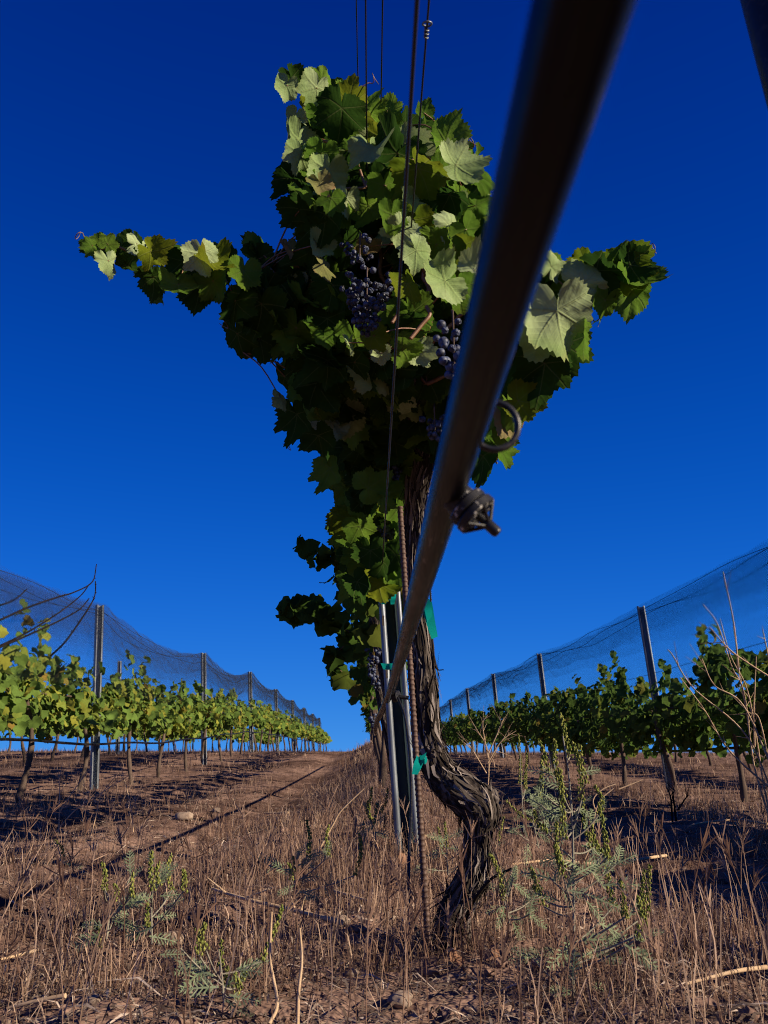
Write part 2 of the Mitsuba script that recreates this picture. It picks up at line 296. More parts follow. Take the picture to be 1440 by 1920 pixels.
# ------------------------------------------------------------------ the near vine
vine = thing('grapevine', 'large old grapevine in the foreground with gnarled shaggy trunk and dark grape clusters', 'grapevine')
tr = [(838, 1782, 1.86, .046), (848, 1735, 1.86, .035), (872, 1675, 1.86, .031), (892, 1620, 1.86, .028), (897, 1560, 1.86, .029), (898, 1518, 1.86, .040), (866, 1486, 1.86, .038), (828, 1452, 1.87, .033),
      (802, 1385, 1.87, .028), (797, 1310, 1.87, .028), (789, 1220, 1.88, .025), (780, 1120, 1.88, .022), (775, 1010, 1.86, .022), (780, 930, 1.82, .024), (790, 850, 1.76, .030), (775, 790, 1.70, .026)]
P = np.array([[*at(a, b, c), d] for a, b, c, d in tr]); P[0, 2] -= 0.04
sp = spline(P, 170)
def bark_disp(th, L):
    q = np.stack([np.cos(th) * 2.2 + 0 * L, np.sin(th) * 2.2 + 0 * L, L * 5 + 0 * th], -1)
    q2 = np.stack([np.cos(th) * 6.5 + 0 * L, np.sin(th) * 6.5 + 0 * L, L * 9 + 0 * th], -1)
    return 0.72 + 0.36 * meshkit.fbm(q, 3, 5) + 0.34 * (meshkit.fbm(q2, 3, 9)) 
tb = MB().tube(sp[:, :3], sp[:, 3], 72, disp=bark_disp)
iv = trimesh.creation.icosphere(4)
for px, py, rk in ((908, 1498, .030), (812, 1408, .020), (905, 1655, .018), (835, 1478, .022)):      # knots and old pruning scars
    v = np.array(iv.vertices); v = v * (0.62 + 0.75 * meshkit.fbm(v * 2.6 + px, 4, 3))[:, None] * rk + at(px, py, 1.85); tb.add(v, np.array(iv.faces), np.stack([v[:, 0] * 5, v[:, 2] * 6], 1))
part(vine, 'trunk', tb, 'm_bark')
def bark_strips(sp, count, lmin, lmax, peel):
    b = MB(); n = len(sp); t = np.gradient(sp[:, :3], axis=0); t /= np.linalg.norm(t, axis=1, keepdims=True)
    step = np.linalg.norm(np.diff(sp[:, :3], axis=0), axis=1).mean()
    for _ in range(count):
        L = int(R(lmin, lmax) / step) + 3; i0 = rng.integers(0, max(1, n - L)); a0 = R(0, 6.28); da = R(-0.6, 0.6)
        idx = np.arange(i0, min(n, i0 + L)); m = len(idx); s = np.linspace(0, 1, m)
        if R() < 0.5: s = s[::-1]
        A = np.cross(t[idx], [0.2, 1, 0.1]); A /= np.linalg.norm(A, axis=1, keepdims=True); Bv = np.cross(t[idx], A)
        th = a0 + da * s
        out = A * np.cos(th)[:, None] + Bv * np.sin(th)[:, None]
        lift = 1.02 + 0.10 * np.sin(s * 9 + R(0, 6)) * R(0, 1) + R(0, peel) * s ** 3
        p = sp[idx, :3] + out * (sp[idx, 3] * lift)[:, None]
        side = np.cross(out, t[idx])
        wdt = R(0.002, 0.0095) * np.sin(np.linspace(0.25, 2.9, m))
        p += side * (0.002 * np.sin(s * 14 + R(0, 6)))[:, None]
        b.ribbon(p, wdt, side + out * R(-0.5, 0.5), (R(), R()))
    return b
part(vine, 'bark_strip', bark_strips(sp, 900, 0.03, 0.19, 0.8), 'm_bark_strip', stuff=True, label='grey shaggy bark peeling off the trunk in strips')
def strand(pts, r, Y=None):
    q = np.array([at(*p) for p in pts]); return MB().tube(spline(q, 24), np.linspace(r, r * 0.5, 24), 5, uv=(0.15, 0.2))
part(vine, 'loose_bark', strand([(806, 1080, 1.84), (810, 1190, 1.82), (818, 1250, 1.80), (832, 1256, 1.79)], .0022), 'm_bark_strip', label='long thread of loose bark hanging beside the trunk')
part(vine, 'loose_bark', strand([(804, 1150, 1.84), (812, 1215, 1.82), (813, 1260, 1.81), (804, 1300, 1.84), (815, 1340, 1.82), (808, 1390, 1.85)], .003), 'm_bark_strip', label='curved thread of loose bark on the right side of the trunk')
part(vine, 'root_shoot', strand([(908, 1545, 1.86), (925, 1590, 1.83), (938, 1625, 1.82), (950, 1660, 1.82)], .0035), 'm_bark_strip')
part(vine, 'root_shoot', strand([(880, 1700, 1.84), (905, 1665, 1.8), (925, 1645, 1.78), (960, 1628, 1.76)], .0045), 'm_bark_strip')
# cordon arms and shoots
cord = np.array([[*at(775, 800, 1.70), .024], [*at(772, 760, 1.58), .018], [*at(770, 720, 1.45), .012], [*at(765, 690, 1.38), .006]])
cs = spline(cord, 40); part(vine, 'cordon', MB().tube(cs[:, :3], cs[:, 3], 20, disp=bark_disp), 'm_bark')
cord2 = np.array([[*at(778, 830, 1.74), .026], [*at(755, 830, 1.95), .022], [*at(740, 860, 2.25), .018], [*at(730, 900, 2.6), .015]])
cs = spline(cord2, 40); part(vine, 'cordon', MB().tube(cs[:, :3], cs[:, 3], 20, disp=bark_disp), 'm_bark')
shoots = {
 'up': [(740, 640, 1.45), (720, 520, 1.42), (690, 400, 1.38), (672, 290, 1.36), (640, 240, 1.34), (590, 165, 1.34)],
 'up2': [(800, 620, 1.3), (800, 500, 1.3), (815, 400, 1.3), (820, 330, 1.28), (835, 260, 1.27)],
 'left': [(730, 640, 1.5), (640, 560, 1.46), (540, 510, 1.40), (420, 505, 1.29), (330, 485, 1.26), (250, 470, 1.23), (165, 462, 1.21)],
 'low': [(740, 700, 1.55), (640, 620, 1.52), (540, 570, 1.5), (470, 600, 1.48), (455, 660, 1.47)],
 'right': [(790, 660, 1.35), (880, 580, 1.32), (980, 530, 1.3), (1080, 500, 1.3), (1190, 492, 1.3)],
 'right2': [(800, 720, 1.45), (880, 690, 1.42), (950, 720, 1.4), (960, 800, 1.42), (930, 870, 1.45)]}
canopy = []      # (matrix, mesh index, material, priority)
stems = MB()
def petiole(a, b, r=.0016):
    m = (a + b) / 2 + np.array([0, 0, R(0, .02)]); stems.tube(spline([a, m, b], 7), np.linspace(r, r * .8, 7), 5, uv=(0.5, 0.5))
for nm, pts in shoots.items():
    q = spline([at(*p) for p in pts], 40); r0 = .0055 if nm in ('up', 'up2', 'left') else .0045
    zig = 0.006 * np.sin(np.arange(40) * 1.3)
    part(vine, 'shoot', MB().tube(q + np.stack([zig, 0 * zig, zig * .5], 1), np.linspace(r0, r0 * .4, 40), 8), 'm_cane')
    shoots[nm] = q
# pinkish bare stalks seen between the top leaves
for pts, r in [([(603, 263, 1.26), (640, 275, 1.25), (655, 283, 1.26)], .0032), ([(640, 250, 1.26), (648, 268, 1.25), (655, 283, 1.26)], .004), ([(668, 300, 1.27), (680, 335, 1.27), (686, 352, 1.27)], .003),
               ([(615, 362, 1.26), (650, 354, 1.26), (682, 352, 1.27), (687, 340, 1.27)], .003), ([(735, 605, 1.15), (745, 590, 1.15)], .003), ([(770, 635, 1.15), (790, 610, 1.15), (806, 590, 1.15), (800, 575, 1.16)], .0034)]:
    q = spline([at(*p) for p in pts], 14); part(vine, 'stalk', MB().tube(q, r, 8), 'm_cane', label='pinkish red bare stalk between the leaves')
def leaf(px, py, Y, rpx, tip, kind, mat, jit=0.32, prio=0):
    if prio and mat == PA and rpx < 90 and R() < 0.34: mat = G
    c = at(px, py, Y - (0.05 if prio and kind == 'L' else 0)); to = nrm(CAM - c); depth = (c - CAM) @ FWD
    size = rpx / FPX * depth * (1.08 if prio and rpx < 90 else 0.92 if prio else 1.0)
    if kind == 'L': n = nrm(to + SUN * 0.75 + rng.normal(0, jit, 3))
    elif kind == 'B': n = nrm(to - SUN * 0.85 + rng.normal(0, jit, 3))
    else: n = nrm(to + rng.normal(0, 0.45, 3))
    a = math.radians(tip); td = RIGHT * math.sin(a) + UP * math.cos(a)
    flip = -1 if R() < 0.8 else 1            # mostly the underside is seen
    M = frame(c, td, n * flip, size); M[:3, 3] -= M[:3, 1] * 0.30
    canopy.append((M, int(rng.integers(0, 10)), mat, prio + rpx * 0.01))
G, D, PA, YE, RU = 'm_leaf_green', 'm_leaf_shaded', 'm_leaf_sunlit', 'm_leaf_yellow', 'm_leaf_rusty'
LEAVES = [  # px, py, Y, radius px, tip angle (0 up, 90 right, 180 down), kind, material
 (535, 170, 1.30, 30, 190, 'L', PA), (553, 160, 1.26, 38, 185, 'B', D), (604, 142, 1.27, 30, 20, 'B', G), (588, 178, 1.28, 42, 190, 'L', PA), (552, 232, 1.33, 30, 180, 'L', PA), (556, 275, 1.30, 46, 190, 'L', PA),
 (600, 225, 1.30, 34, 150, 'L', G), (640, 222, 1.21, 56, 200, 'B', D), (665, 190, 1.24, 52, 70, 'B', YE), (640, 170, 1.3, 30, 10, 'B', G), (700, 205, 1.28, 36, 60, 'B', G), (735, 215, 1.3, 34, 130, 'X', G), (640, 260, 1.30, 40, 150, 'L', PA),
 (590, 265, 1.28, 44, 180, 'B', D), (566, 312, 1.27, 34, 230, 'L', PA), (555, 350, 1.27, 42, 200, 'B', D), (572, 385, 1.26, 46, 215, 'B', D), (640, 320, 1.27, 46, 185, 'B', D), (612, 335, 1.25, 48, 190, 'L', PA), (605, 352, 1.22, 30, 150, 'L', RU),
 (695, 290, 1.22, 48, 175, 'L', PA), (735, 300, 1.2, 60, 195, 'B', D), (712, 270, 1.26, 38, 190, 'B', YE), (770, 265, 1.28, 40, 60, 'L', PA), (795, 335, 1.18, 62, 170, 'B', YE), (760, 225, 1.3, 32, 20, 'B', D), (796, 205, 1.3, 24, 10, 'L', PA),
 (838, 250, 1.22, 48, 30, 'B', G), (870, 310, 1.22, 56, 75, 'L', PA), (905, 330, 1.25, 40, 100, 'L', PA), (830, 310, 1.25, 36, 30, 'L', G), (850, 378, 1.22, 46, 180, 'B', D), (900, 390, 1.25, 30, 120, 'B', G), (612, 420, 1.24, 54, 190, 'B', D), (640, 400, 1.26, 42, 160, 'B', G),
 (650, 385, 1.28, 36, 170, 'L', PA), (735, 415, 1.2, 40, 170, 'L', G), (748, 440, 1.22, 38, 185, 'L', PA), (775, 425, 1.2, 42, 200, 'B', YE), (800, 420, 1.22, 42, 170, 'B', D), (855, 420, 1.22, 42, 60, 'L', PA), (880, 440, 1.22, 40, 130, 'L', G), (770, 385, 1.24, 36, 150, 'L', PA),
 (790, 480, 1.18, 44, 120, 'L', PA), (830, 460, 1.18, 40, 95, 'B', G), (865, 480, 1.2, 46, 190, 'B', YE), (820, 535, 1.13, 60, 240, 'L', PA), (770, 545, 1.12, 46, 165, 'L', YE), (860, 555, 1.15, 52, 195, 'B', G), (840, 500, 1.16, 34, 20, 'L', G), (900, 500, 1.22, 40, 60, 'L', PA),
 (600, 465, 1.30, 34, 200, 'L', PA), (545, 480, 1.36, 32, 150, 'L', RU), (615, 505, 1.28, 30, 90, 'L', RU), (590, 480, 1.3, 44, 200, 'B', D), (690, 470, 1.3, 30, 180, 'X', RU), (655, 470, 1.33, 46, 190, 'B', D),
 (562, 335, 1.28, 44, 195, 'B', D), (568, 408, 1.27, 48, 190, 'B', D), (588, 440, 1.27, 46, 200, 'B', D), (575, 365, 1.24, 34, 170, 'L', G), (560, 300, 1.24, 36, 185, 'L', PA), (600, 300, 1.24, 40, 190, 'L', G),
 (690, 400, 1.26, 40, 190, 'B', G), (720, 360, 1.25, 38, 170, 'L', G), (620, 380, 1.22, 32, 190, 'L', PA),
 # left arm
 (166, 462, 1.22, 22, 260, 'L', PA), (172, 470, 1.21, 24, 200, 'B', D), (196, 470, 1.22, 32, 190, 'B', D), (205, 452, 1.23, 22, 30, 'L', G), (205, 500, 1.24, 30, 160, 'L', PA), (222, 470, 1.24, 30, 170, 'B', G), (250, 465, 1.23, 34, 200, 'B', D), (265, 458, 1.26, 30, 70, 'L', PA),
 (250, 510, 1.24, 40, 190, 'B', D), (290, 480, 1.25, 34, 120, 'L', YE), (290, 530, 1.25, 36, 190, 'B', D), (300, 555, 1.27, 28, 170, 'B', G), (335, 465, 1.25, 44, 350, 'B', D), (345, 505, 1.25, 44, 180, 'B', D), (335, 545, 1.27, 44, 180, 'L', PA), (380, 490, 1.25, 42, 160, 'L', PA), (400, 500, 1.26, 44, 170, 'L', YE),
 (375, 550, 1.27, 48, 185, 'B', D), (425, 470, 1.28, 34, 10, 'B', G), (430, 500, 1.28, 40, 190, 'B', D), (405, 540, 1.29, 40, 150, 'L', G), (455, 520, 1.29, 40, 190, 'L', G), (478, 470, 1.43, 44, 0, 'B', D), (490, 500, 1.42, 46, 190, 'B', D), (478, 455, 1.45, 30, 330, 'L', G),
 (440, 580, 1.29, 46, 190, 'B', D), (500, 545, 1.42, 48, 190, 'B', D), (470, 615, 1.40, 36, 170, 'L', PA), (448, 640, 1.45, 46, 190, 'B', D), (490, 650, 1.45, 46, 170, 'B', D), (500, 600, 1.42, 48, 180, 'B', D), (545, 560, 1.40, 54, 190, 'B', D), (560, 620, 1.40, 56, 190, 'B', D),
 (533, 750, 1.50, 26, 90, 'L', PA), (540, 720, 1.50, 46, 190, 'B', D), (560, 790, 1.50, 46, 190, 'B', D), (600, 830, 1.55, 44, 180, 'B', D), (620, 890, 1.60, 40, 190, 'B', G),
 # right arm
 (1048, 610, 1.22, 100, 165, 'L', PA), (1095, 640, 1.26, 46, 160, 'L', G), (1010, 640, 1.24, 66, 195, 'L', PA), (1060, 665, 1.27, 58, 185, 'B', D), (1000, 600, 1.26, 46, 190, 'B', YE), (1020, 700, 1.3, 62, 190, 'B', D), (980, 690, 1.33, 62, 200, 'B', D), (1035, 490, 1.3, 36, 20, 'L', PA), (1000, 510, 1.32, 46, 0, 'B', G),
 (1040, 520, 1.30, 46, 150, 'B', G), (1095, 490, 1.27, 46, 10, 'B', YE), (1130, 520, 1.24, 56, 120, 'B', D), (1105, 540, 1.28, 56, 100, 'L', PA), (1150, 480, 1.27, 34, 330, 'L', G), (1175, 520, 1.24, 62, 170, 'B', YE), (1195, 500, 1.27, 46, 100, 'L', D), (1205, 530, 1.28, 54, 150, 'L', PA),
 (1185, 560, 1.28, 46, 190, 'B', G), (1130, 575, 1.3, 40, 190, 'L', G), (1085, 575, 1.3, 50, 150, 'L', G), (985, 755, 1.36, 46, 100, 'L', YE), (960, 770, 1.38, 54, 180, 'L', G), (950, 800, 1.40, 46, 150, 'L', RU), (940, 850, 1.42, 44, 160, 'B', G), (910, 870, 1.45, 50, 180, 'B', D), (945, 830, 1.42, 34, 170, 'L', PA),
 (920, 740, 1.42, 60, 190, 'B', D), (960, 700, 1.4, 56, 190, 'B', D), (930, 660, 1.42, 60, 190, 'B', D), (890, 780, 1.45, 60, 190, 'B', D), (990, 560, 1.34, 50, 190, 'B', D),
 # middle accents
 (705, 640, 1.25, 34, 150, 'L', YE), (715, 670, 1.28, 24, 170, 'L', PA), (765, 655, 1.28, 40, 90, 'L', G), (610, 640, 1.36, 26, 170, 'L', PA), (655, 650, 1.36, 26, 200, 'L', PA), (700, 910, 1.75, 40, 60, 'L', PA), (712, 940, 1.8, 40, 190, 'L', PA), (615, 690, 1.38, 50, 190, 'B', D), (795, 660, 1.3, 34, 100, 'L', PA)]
for l in LEAVES: leaf(*l, prio=2)
# the dense inside of the canopy: leaves through a volume bounded by the outline
from shapely.geometry import Polygon, Point
OUT = Polygon([(575, 180), (640, 195), (700, 240), (770, 255), (850, 285), (885, 340), (900, 430), (940, 520), (1010, 540), (1050, 570), (1040, 640), (985, 690), (950, 770), (915, 830), (860, 850), (790, 850), (740, 890), (700, 950), (668, 960), (655, 890), (625, 820), (590, 770), (572, 720), (550, 640), (480, 590), (460, 540), (530, 520), (610, 450), (610, 350), (595, 250)])
CLUSTERS = [(690, 545, 66, 85), (848, 655, 40, 70)]
n_fill = 0
while n_fill < 720:
    px, py = R(450, 1060), R(170, 970)
    if py < 430 and R() < 0.45: continue
    if not OUT.contains(Point(px, py)): continue
    mean = 1.36 + 0.5 * sstep(620, 950, py); Yd = mean + abs(rng.normal(0, 0.16)) - 0.05
    if any(abs(px - c[0]) < c[2] and abs(py - c[1]) < c[3] for c in CLUSTERS): Yd = max(Yd, 1.42) + 0.1
    if py > 560 and px > 560: kind = 'X'
    else: kind = 'B' if R() < 0.6 else ('L' if R() < 0.5 else 'X')
    mat = rng.choice([D, G, YE, PA], p=[.58, .30, .06, .06] if py > 520 else [.42, .30, .10, .18])  # more shade-coloured leaves low in the canopy
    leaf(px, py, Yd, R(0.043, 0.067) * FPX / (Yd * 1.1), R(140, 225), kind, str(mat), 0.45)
    n_fill += 1
lower = Polygon([(628, 850), (700, 850), (775, 900), (770, 1090), (700, 1120), (668, 1100), (650, 1020)]); n_fill = 0
while n_fill < 130:
    px, py = R(595, 780), R(845, 1120)
    if not lower.contains(Point(px, py)): continue
    Yd = R(1.95, 2.6); leaf(px, py, Yd, R(.05, .07) * FPX / (Yd * 1.05), R(140, 225), 'X' if R() < .7 else 'B', str(rng.choice([D, G, YE])), .45); n_fill += 1
canopy.sort(key=lambda c: -c[3])
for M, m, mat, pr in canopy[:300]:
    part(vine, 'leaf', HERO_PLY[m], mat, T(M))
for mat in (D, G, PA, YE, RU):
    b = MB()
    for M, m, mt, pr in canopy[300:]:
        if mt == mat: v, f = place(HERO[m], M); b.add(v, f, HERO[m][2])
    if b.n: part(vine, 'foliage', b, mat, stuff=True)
for M, m, mat, pr in canopy:
    base = M[:3, 3]; qs = min((q[np.argmin(np.linalg.norm(q - base, axis=1))] for q in shoots.values()), key=lambda q: np.linalg.norm(q - base))
    d = np.linalg.norm(qs - base)
    if d < 0.16: petiole(qs, base)
part(vine, 'petiole', stems, 'm_cane', stuff=True)
for (px, py, Yt, a0, L) in ((520, 330, 1.3, 200, .06), (700, 150, 1.27, 60, .05), (885, 270, 1.24, 40, .06), (150, 440, 1.2, 300, .04), (1225, 470, 1.26, 60, .05), (420, 600, 1.42, 220, .06), (1120, 600, 1.3, 120, .05), (540, 830, 1.6, 230, .06)):
    c = at(px, py, Yt); t = np.linspace(0, 1, 26); a = math.radians(a0); d = RIGHT * math.sin(a) + UP * math.cos(a); e = RIGHT * math.cos(a) - UP * math.sin(a); w = 0.3 * L * sstep(.35, 1, t)
    part(vine, 'tendril', MB().tube(c - d * L * .8 + d * (t * L * 1.5)[:, None] * (1 - .35 * t)[:, None] + e * (w * np.sin(t * 13))[:, None] + FWD * (w * np.cos(t * 13))[:, None], np.linspace(.0013, .0007, 26), 5), 'm_cane')

# grape clusters
ico = trimesh.creation.icosphere(2); ICO = np.array(ico.vertices); ICOF = np.array(ico.faces)
BERRY = MB().add(ICO, ICOF).ply('m_berry')
rv = ICO * (0.72 + 0.5 * meshkit.fbm(ICO * 1.9 + 4, 3, 8))[:, None]
RAISIN = [MB().add(ICO * (0.66 + 0.62 * np.abs(meshkit.fbm(ICO * (1.7 + k * .3) + 4 * k, 3, 8 + k)))[:, None], ICOF).ply('m_raisin') for k in range(3)]
def cluster(holder, px, py, Y, n, w, h, r, wrinkled, label=None):
    c = numbered(holder + '__grape_cluster'); top = at(px, py, Y)
    if label: labels[c] = {'label': label}
    b = MB(); b.tube([top + [0, .004, .022], top - [0, 0, h * .9]], [.0016, .001], 6); b.tube(spline([top + [0.004, .05, .05], top + [.002, .03, .035], top + [0, .004, .022]], 8), .0016, 6)
    put(c + '__stem', b, 'm_bark_far')
    pts = []; tries = 0
    while len(pts) < n and tries < 8000:
        tries += 1
        t = R() ** 0.8; a = R(0, 6.28); rad = w * (1 - 0.72 * t) * math.sqrt(R(0.25, 1)); p = top + np.array([rad * math.cos(a), rad * math.sin(a), -h * t])
        rr = r * R(0.62, 1.12)
        if all(np.linalg.norm(p - q) > (rr + s) * 0.82 for q, s in pts): pts.append((p, rr))
    for p, rr in pts:
        if R() < wrinkled: d, m = RAISIN[int(rng.integers(0, 3))], 'm_raisin'
        else: d, m = BERRY, 'm_berry'
        k = numbered(c + '__berry'); M = np.eye(4); q = trimesh.transformations.random_rotation_matrix(rng.random(3))[:3, :3]; M[:3, :3] = q * rr; M[:3, 3] = p
        put(k, d, m, T(M))
cluster(vine, 688, 522, 1.12, 120, .048, .095, .0053, 0.9, 'large cluster of shrivelled blue black grapes hanging in the middle')
cluster(vine, 850, 606, 1.0, 26, .036, .09, .0075, 0.25, 'cluster of plump round blue grapes beside the hose')
cluster(vine, 675, 455, 1.16, 22, .035, .04, .0048, 1.0)
cluster(vine, 815, 782, 1.4, 16, .028, .045, .0065, 0.5)
cluster(vine, 742, 878, 1.75, 12, .016, .03, .007, 0.2)
cluster(vine, 727, 990, 2.1, 14, .03, .035, .0085, 0.2, 'few plump blue grapes low beside the rebar')
cluster(vine, 720, 1045, 2.15, 40, .034, .09, .0085, 0.3, 'narrow blue grape cluster hanging above the green ribbon bow')

# ------------------------------------------------------------------ irrigation hose
hd = ray(1087, 0); dz = 0.166; hx0 = hd[0] / hd[2] * dz
h_end = at(731, 1300, 2.45)
hz0 = CAM[2] + dz
HR = 0.01165
yy = np.linspace(-0.5, 2.45, 90); k = np.clip((yy) / 2.45, 0, 1.2)
hp = np.stack([hx0 + (h_end[0] - hx0) * k, yy, hz0 + (h_end[2] - hz0) * k - 0.004 * np.sin(np.clip(k, 0, 1) * np.pi)], 1)
far = np.array([h_end, at(717, 1332, 3.0), at(707, 1352, 3.6), at(704, 1372, 5.4)]); far = np.vstack([far, [[0.08, 9, 0.55], [0.1, 14, 0.62]]])
hp = np.vstack([hp[:-1], spline(far, 60)])
hose = thing('irrigation_hose', 'thick black drip irrigation hose running overhead along the middle vine row', 'hose')
part(hose, 'pipe', MB().tube(hp, HR, 40), 'm_hose')
def hose_at(px, py):
    i = np.argmin([np.hypot(*(np.array(project(p)) - (px, py))) if p[1] > 0.05 else 9e9 for p in hp]); return hp[i]
# drip emitter: two stacked rings, ribs and a barbed outlet
def disc(b, c, ax, r0, r1, h0, h1, n=36):
    ax = nrm(ax); a = nrm(np.cross(ax, [0.1, 0.2, 1])); bb = np.cross(ax, a); th = np.arange(n) * 2 * np.pi / n
    e = min(0.0009, (h1 - h0) * .3)
    prof = [(r0, h0), (r1 - e, h0), (r1, h0 + e), (r1, h1 - e), (r1 - e, h1), (r0, h1)]
    v = np.array([[c + ax * h + (a * math.cos(t) + bb * math.sin(t)) * r for t in th] for r, h in prof])
    m = len(prof); i, j = np.meshgrid(np.arange(m), np.arange(n), indexing='ij')
    q = np.stack([i * n + j, i * n + (j + 1) % n, (i + 1) % m * n + (j + 1) % n, (i + 1) % m * n + j], -1).reshape(-1, 4)
    b.add(v.reshape(-1, 3), q)
em = thing('drip_emitter', 'black round drip emitter with spoked cap and outlet spout hanging under the hose', 'drip emitter')
hc = hose_at(868, 915); ea = nrm(RIGHT * 0.70 - UP * 0.64 - FWD * 0.28)
e0 = hc + ea * HR * 0.7; S = 0.0142
b = MB(); disc(b, e0, ea, .001, S * .75, -.002, .0065); disc(b, e0, ea, .001, S, .0065, .0125); part(em, 'body', b, 'm_emitter', smooth=30)
b = MB(); disc(b, e0, ea, S * .45, S * 1.06, .0135, .0195); part(em, 'cap', b, 'm_emitter', smooth=30)
a = nrm(np.cross(ea, UP)); bb = np.cross(ea, a)
for k in range(5):
    t = k * 2 * np.pi / 5 + 0.5; q = a * math.cos(t) + bb * math.sin(t)
    part(em, 'rib', MB().tube([e0 + ea * .0185 + q * S * .95, e0 + ea * .0265 + q * .003], [.0013, .0013], 6), 'm_emitter')
part(em, 'spout', MB().tube([e0 + ea * .018, e0 + ea * .026, e0 + ea * .0265, e0 + ea * .0345, e0 + ea * .036], [.0026, .0026, .0037, .0037, .0028], 16), 'm_black')
# hanger loop on the hose
lc = hose_at(925, 800); C = at(926, 798, lc[1] + 0.012)
th = np.linspace(math.radians(125), math.radians(-125), 40); rr = 46 / FPX * ((C - CAM) @ FWD)
lp = np.array([C + RIGHT * rr * math.cos(t) * 0.98 + UP * rr * math.sin(t) + FWD * 0.004 * math.sin(t) for t in th])
lk = thing('hose_hanger', 'thin black wire hanger loop curling out behind the hose', 'hanger loop')
part(lk, 'loop', MB().tube(np.vstack([lp, lc + [0, 0, HR * .5]]) if False else lp, .0019, 12), 'm_black')
# far emitter with feeder tube
em2 = thing('drip_emitter', 'small black drip emitter on the far end of the hose by the steel post', 'drip emitter')
c2 = at(741, 1306, 2.42); b = MB(); disc(b, c2, RIGHT * .8 + UP * .2 - FWD * .5, .001, .0165, -.006, .012); part(em2, 'body', b, 'm_black', smooth=30)
b = MB(); b.tube([c2 + RIGHT * .012 - FWD * .004, c2 + RIGHT * .04 - UP * .003 - FWD * .006], .006, 12); part(em2, 'spout', b, 'm_black')
ft = thing('feeder_tube', 'thin black feeder tube curving from the emitter down to the soil left of the rebar', 'tube')
q = spline([at(746, 1308, 2.40), at(758, 1340, 2.36), at(765, 1385, 2.3), at(770, 1440, 2.2), at(771, 1520, 2.1), at(767, 1600, 1.98), at(767, 1670, 1.9), at(775, 1725, 1.86), at(788, 1765, 1.84)], 60)
part(ft, 'tube', MB().tube(q, .0036, 10), 'm_black')

# ------------------------------------------------------------------ steel posts (lean a little to the left, as all posts do here)
LEAN = np.array([-0.070, 0.0, 1.0])
def c_post(x, y, z0, h, w, name, label, group=None, facing=0.0, mat='m_steel'):
    k = thing(name, label, 'post', group)
    pr = np.array([(-.30, .46), (-.50, .46), (-.5, -.38), (-.40, -.5), (-.27, -.5), (-.24, -.42), (-.24, .30), (.24, .30), (.24, -.42), (.27, -.5), (.40, -.5), (.5, -.38), (.5, .46), (.30, .46), (.30, .38), (-.30, .38)]) * w
    ca, sa = math.cos(facing), math.sin(facing); pr = pr @ np.array([[ca, sa], [-sa, ca]])
    lv = np.linspace(-0.25, h, 9); n = len(pr)
    v = np.array([[x + p[0] + LEAN[0] * t, y + p[1], z0 + t] for t in lv for p in pr])
    i, j = np.meshgrid(np.arange(len(lv) - 1), np.arange(n), indexing='ij')
    b = MB().add(v, np.stack([i * n + j, i * n + (j + 1) % n, (i + 1) * n + (j + 1) % n, (i + 1) * n + j], -1).reshape(-1, 4))
    tri = trimesh.creation.triangulate_polygon(Polygon(pr), engine='earcut')[1]
    b.add(v[-n:], tri)
    part(k, 'channel', b, mat, smooth=25)
    return k
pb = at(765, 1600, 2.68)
cp = c_post(pb[0], 2.68, gz(pb[0], 2.68), 1.10, .056, 'steel_post', 'channel post with its inner shade painted dark and two bright tube edges in the middle row behind the hose end', mat='m_post_shaded')
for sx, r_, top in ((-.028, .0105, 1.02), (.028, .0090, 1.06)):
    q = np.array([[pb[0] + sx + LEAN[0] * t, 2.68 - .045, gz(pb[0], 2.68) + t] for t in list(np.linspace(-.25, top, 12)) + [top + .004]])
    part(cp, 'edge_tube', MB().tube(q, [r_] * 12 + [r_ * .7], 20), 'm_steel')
for hgt in (0.55, 0.72, 0.88):
    b = MB(); b.box([pb[0] + LEAN[0] * hgt - .028, 2.68 - .0550, gz(pb[0], 2.68) + hgt], [.0035, .0015, .016]); part(cp, 'slot', b, 'm_darksteel', smooth=False)
# dark stake close at the right edge
sp0 = at(1418, 110, 0.55)
st = thing('dark_post', 'dark round post close to the camera at the top right corner', 'post')
g0 = gz(sp0[0] + .05, .55); q = np.array([[sp0[0] - LEAN[0] * (sp0[2] - t) + 0.030, 0.55, t] for t in np.linspace(g0 - .2, 1.35, 14)])
part(st, 'shaft', MB().tube(q, .026, 28), 'm_black')
# rebar
rb = thing('rebar_stake', 'rusty ribbed rebar stake standing against the foreground vine trunk', 'rebar stake')
ra, rt = at(806, 1768, 1.80), at(750, 950, 1.80); ra[2] -= 0.06
q = np.linspace(0, 1, 640)[:, None]; L = np.linalg.norm(rt - ra); ax = nrm(rt - ra); path = ra + (rt - ra) * q
part(rb, 'shaft', MB().tube(path, .0062 + .0012 * (np.sin(q[:, 0] * L / .011 * 2 * np.pi) > 0.35), 14), 'm_rust')

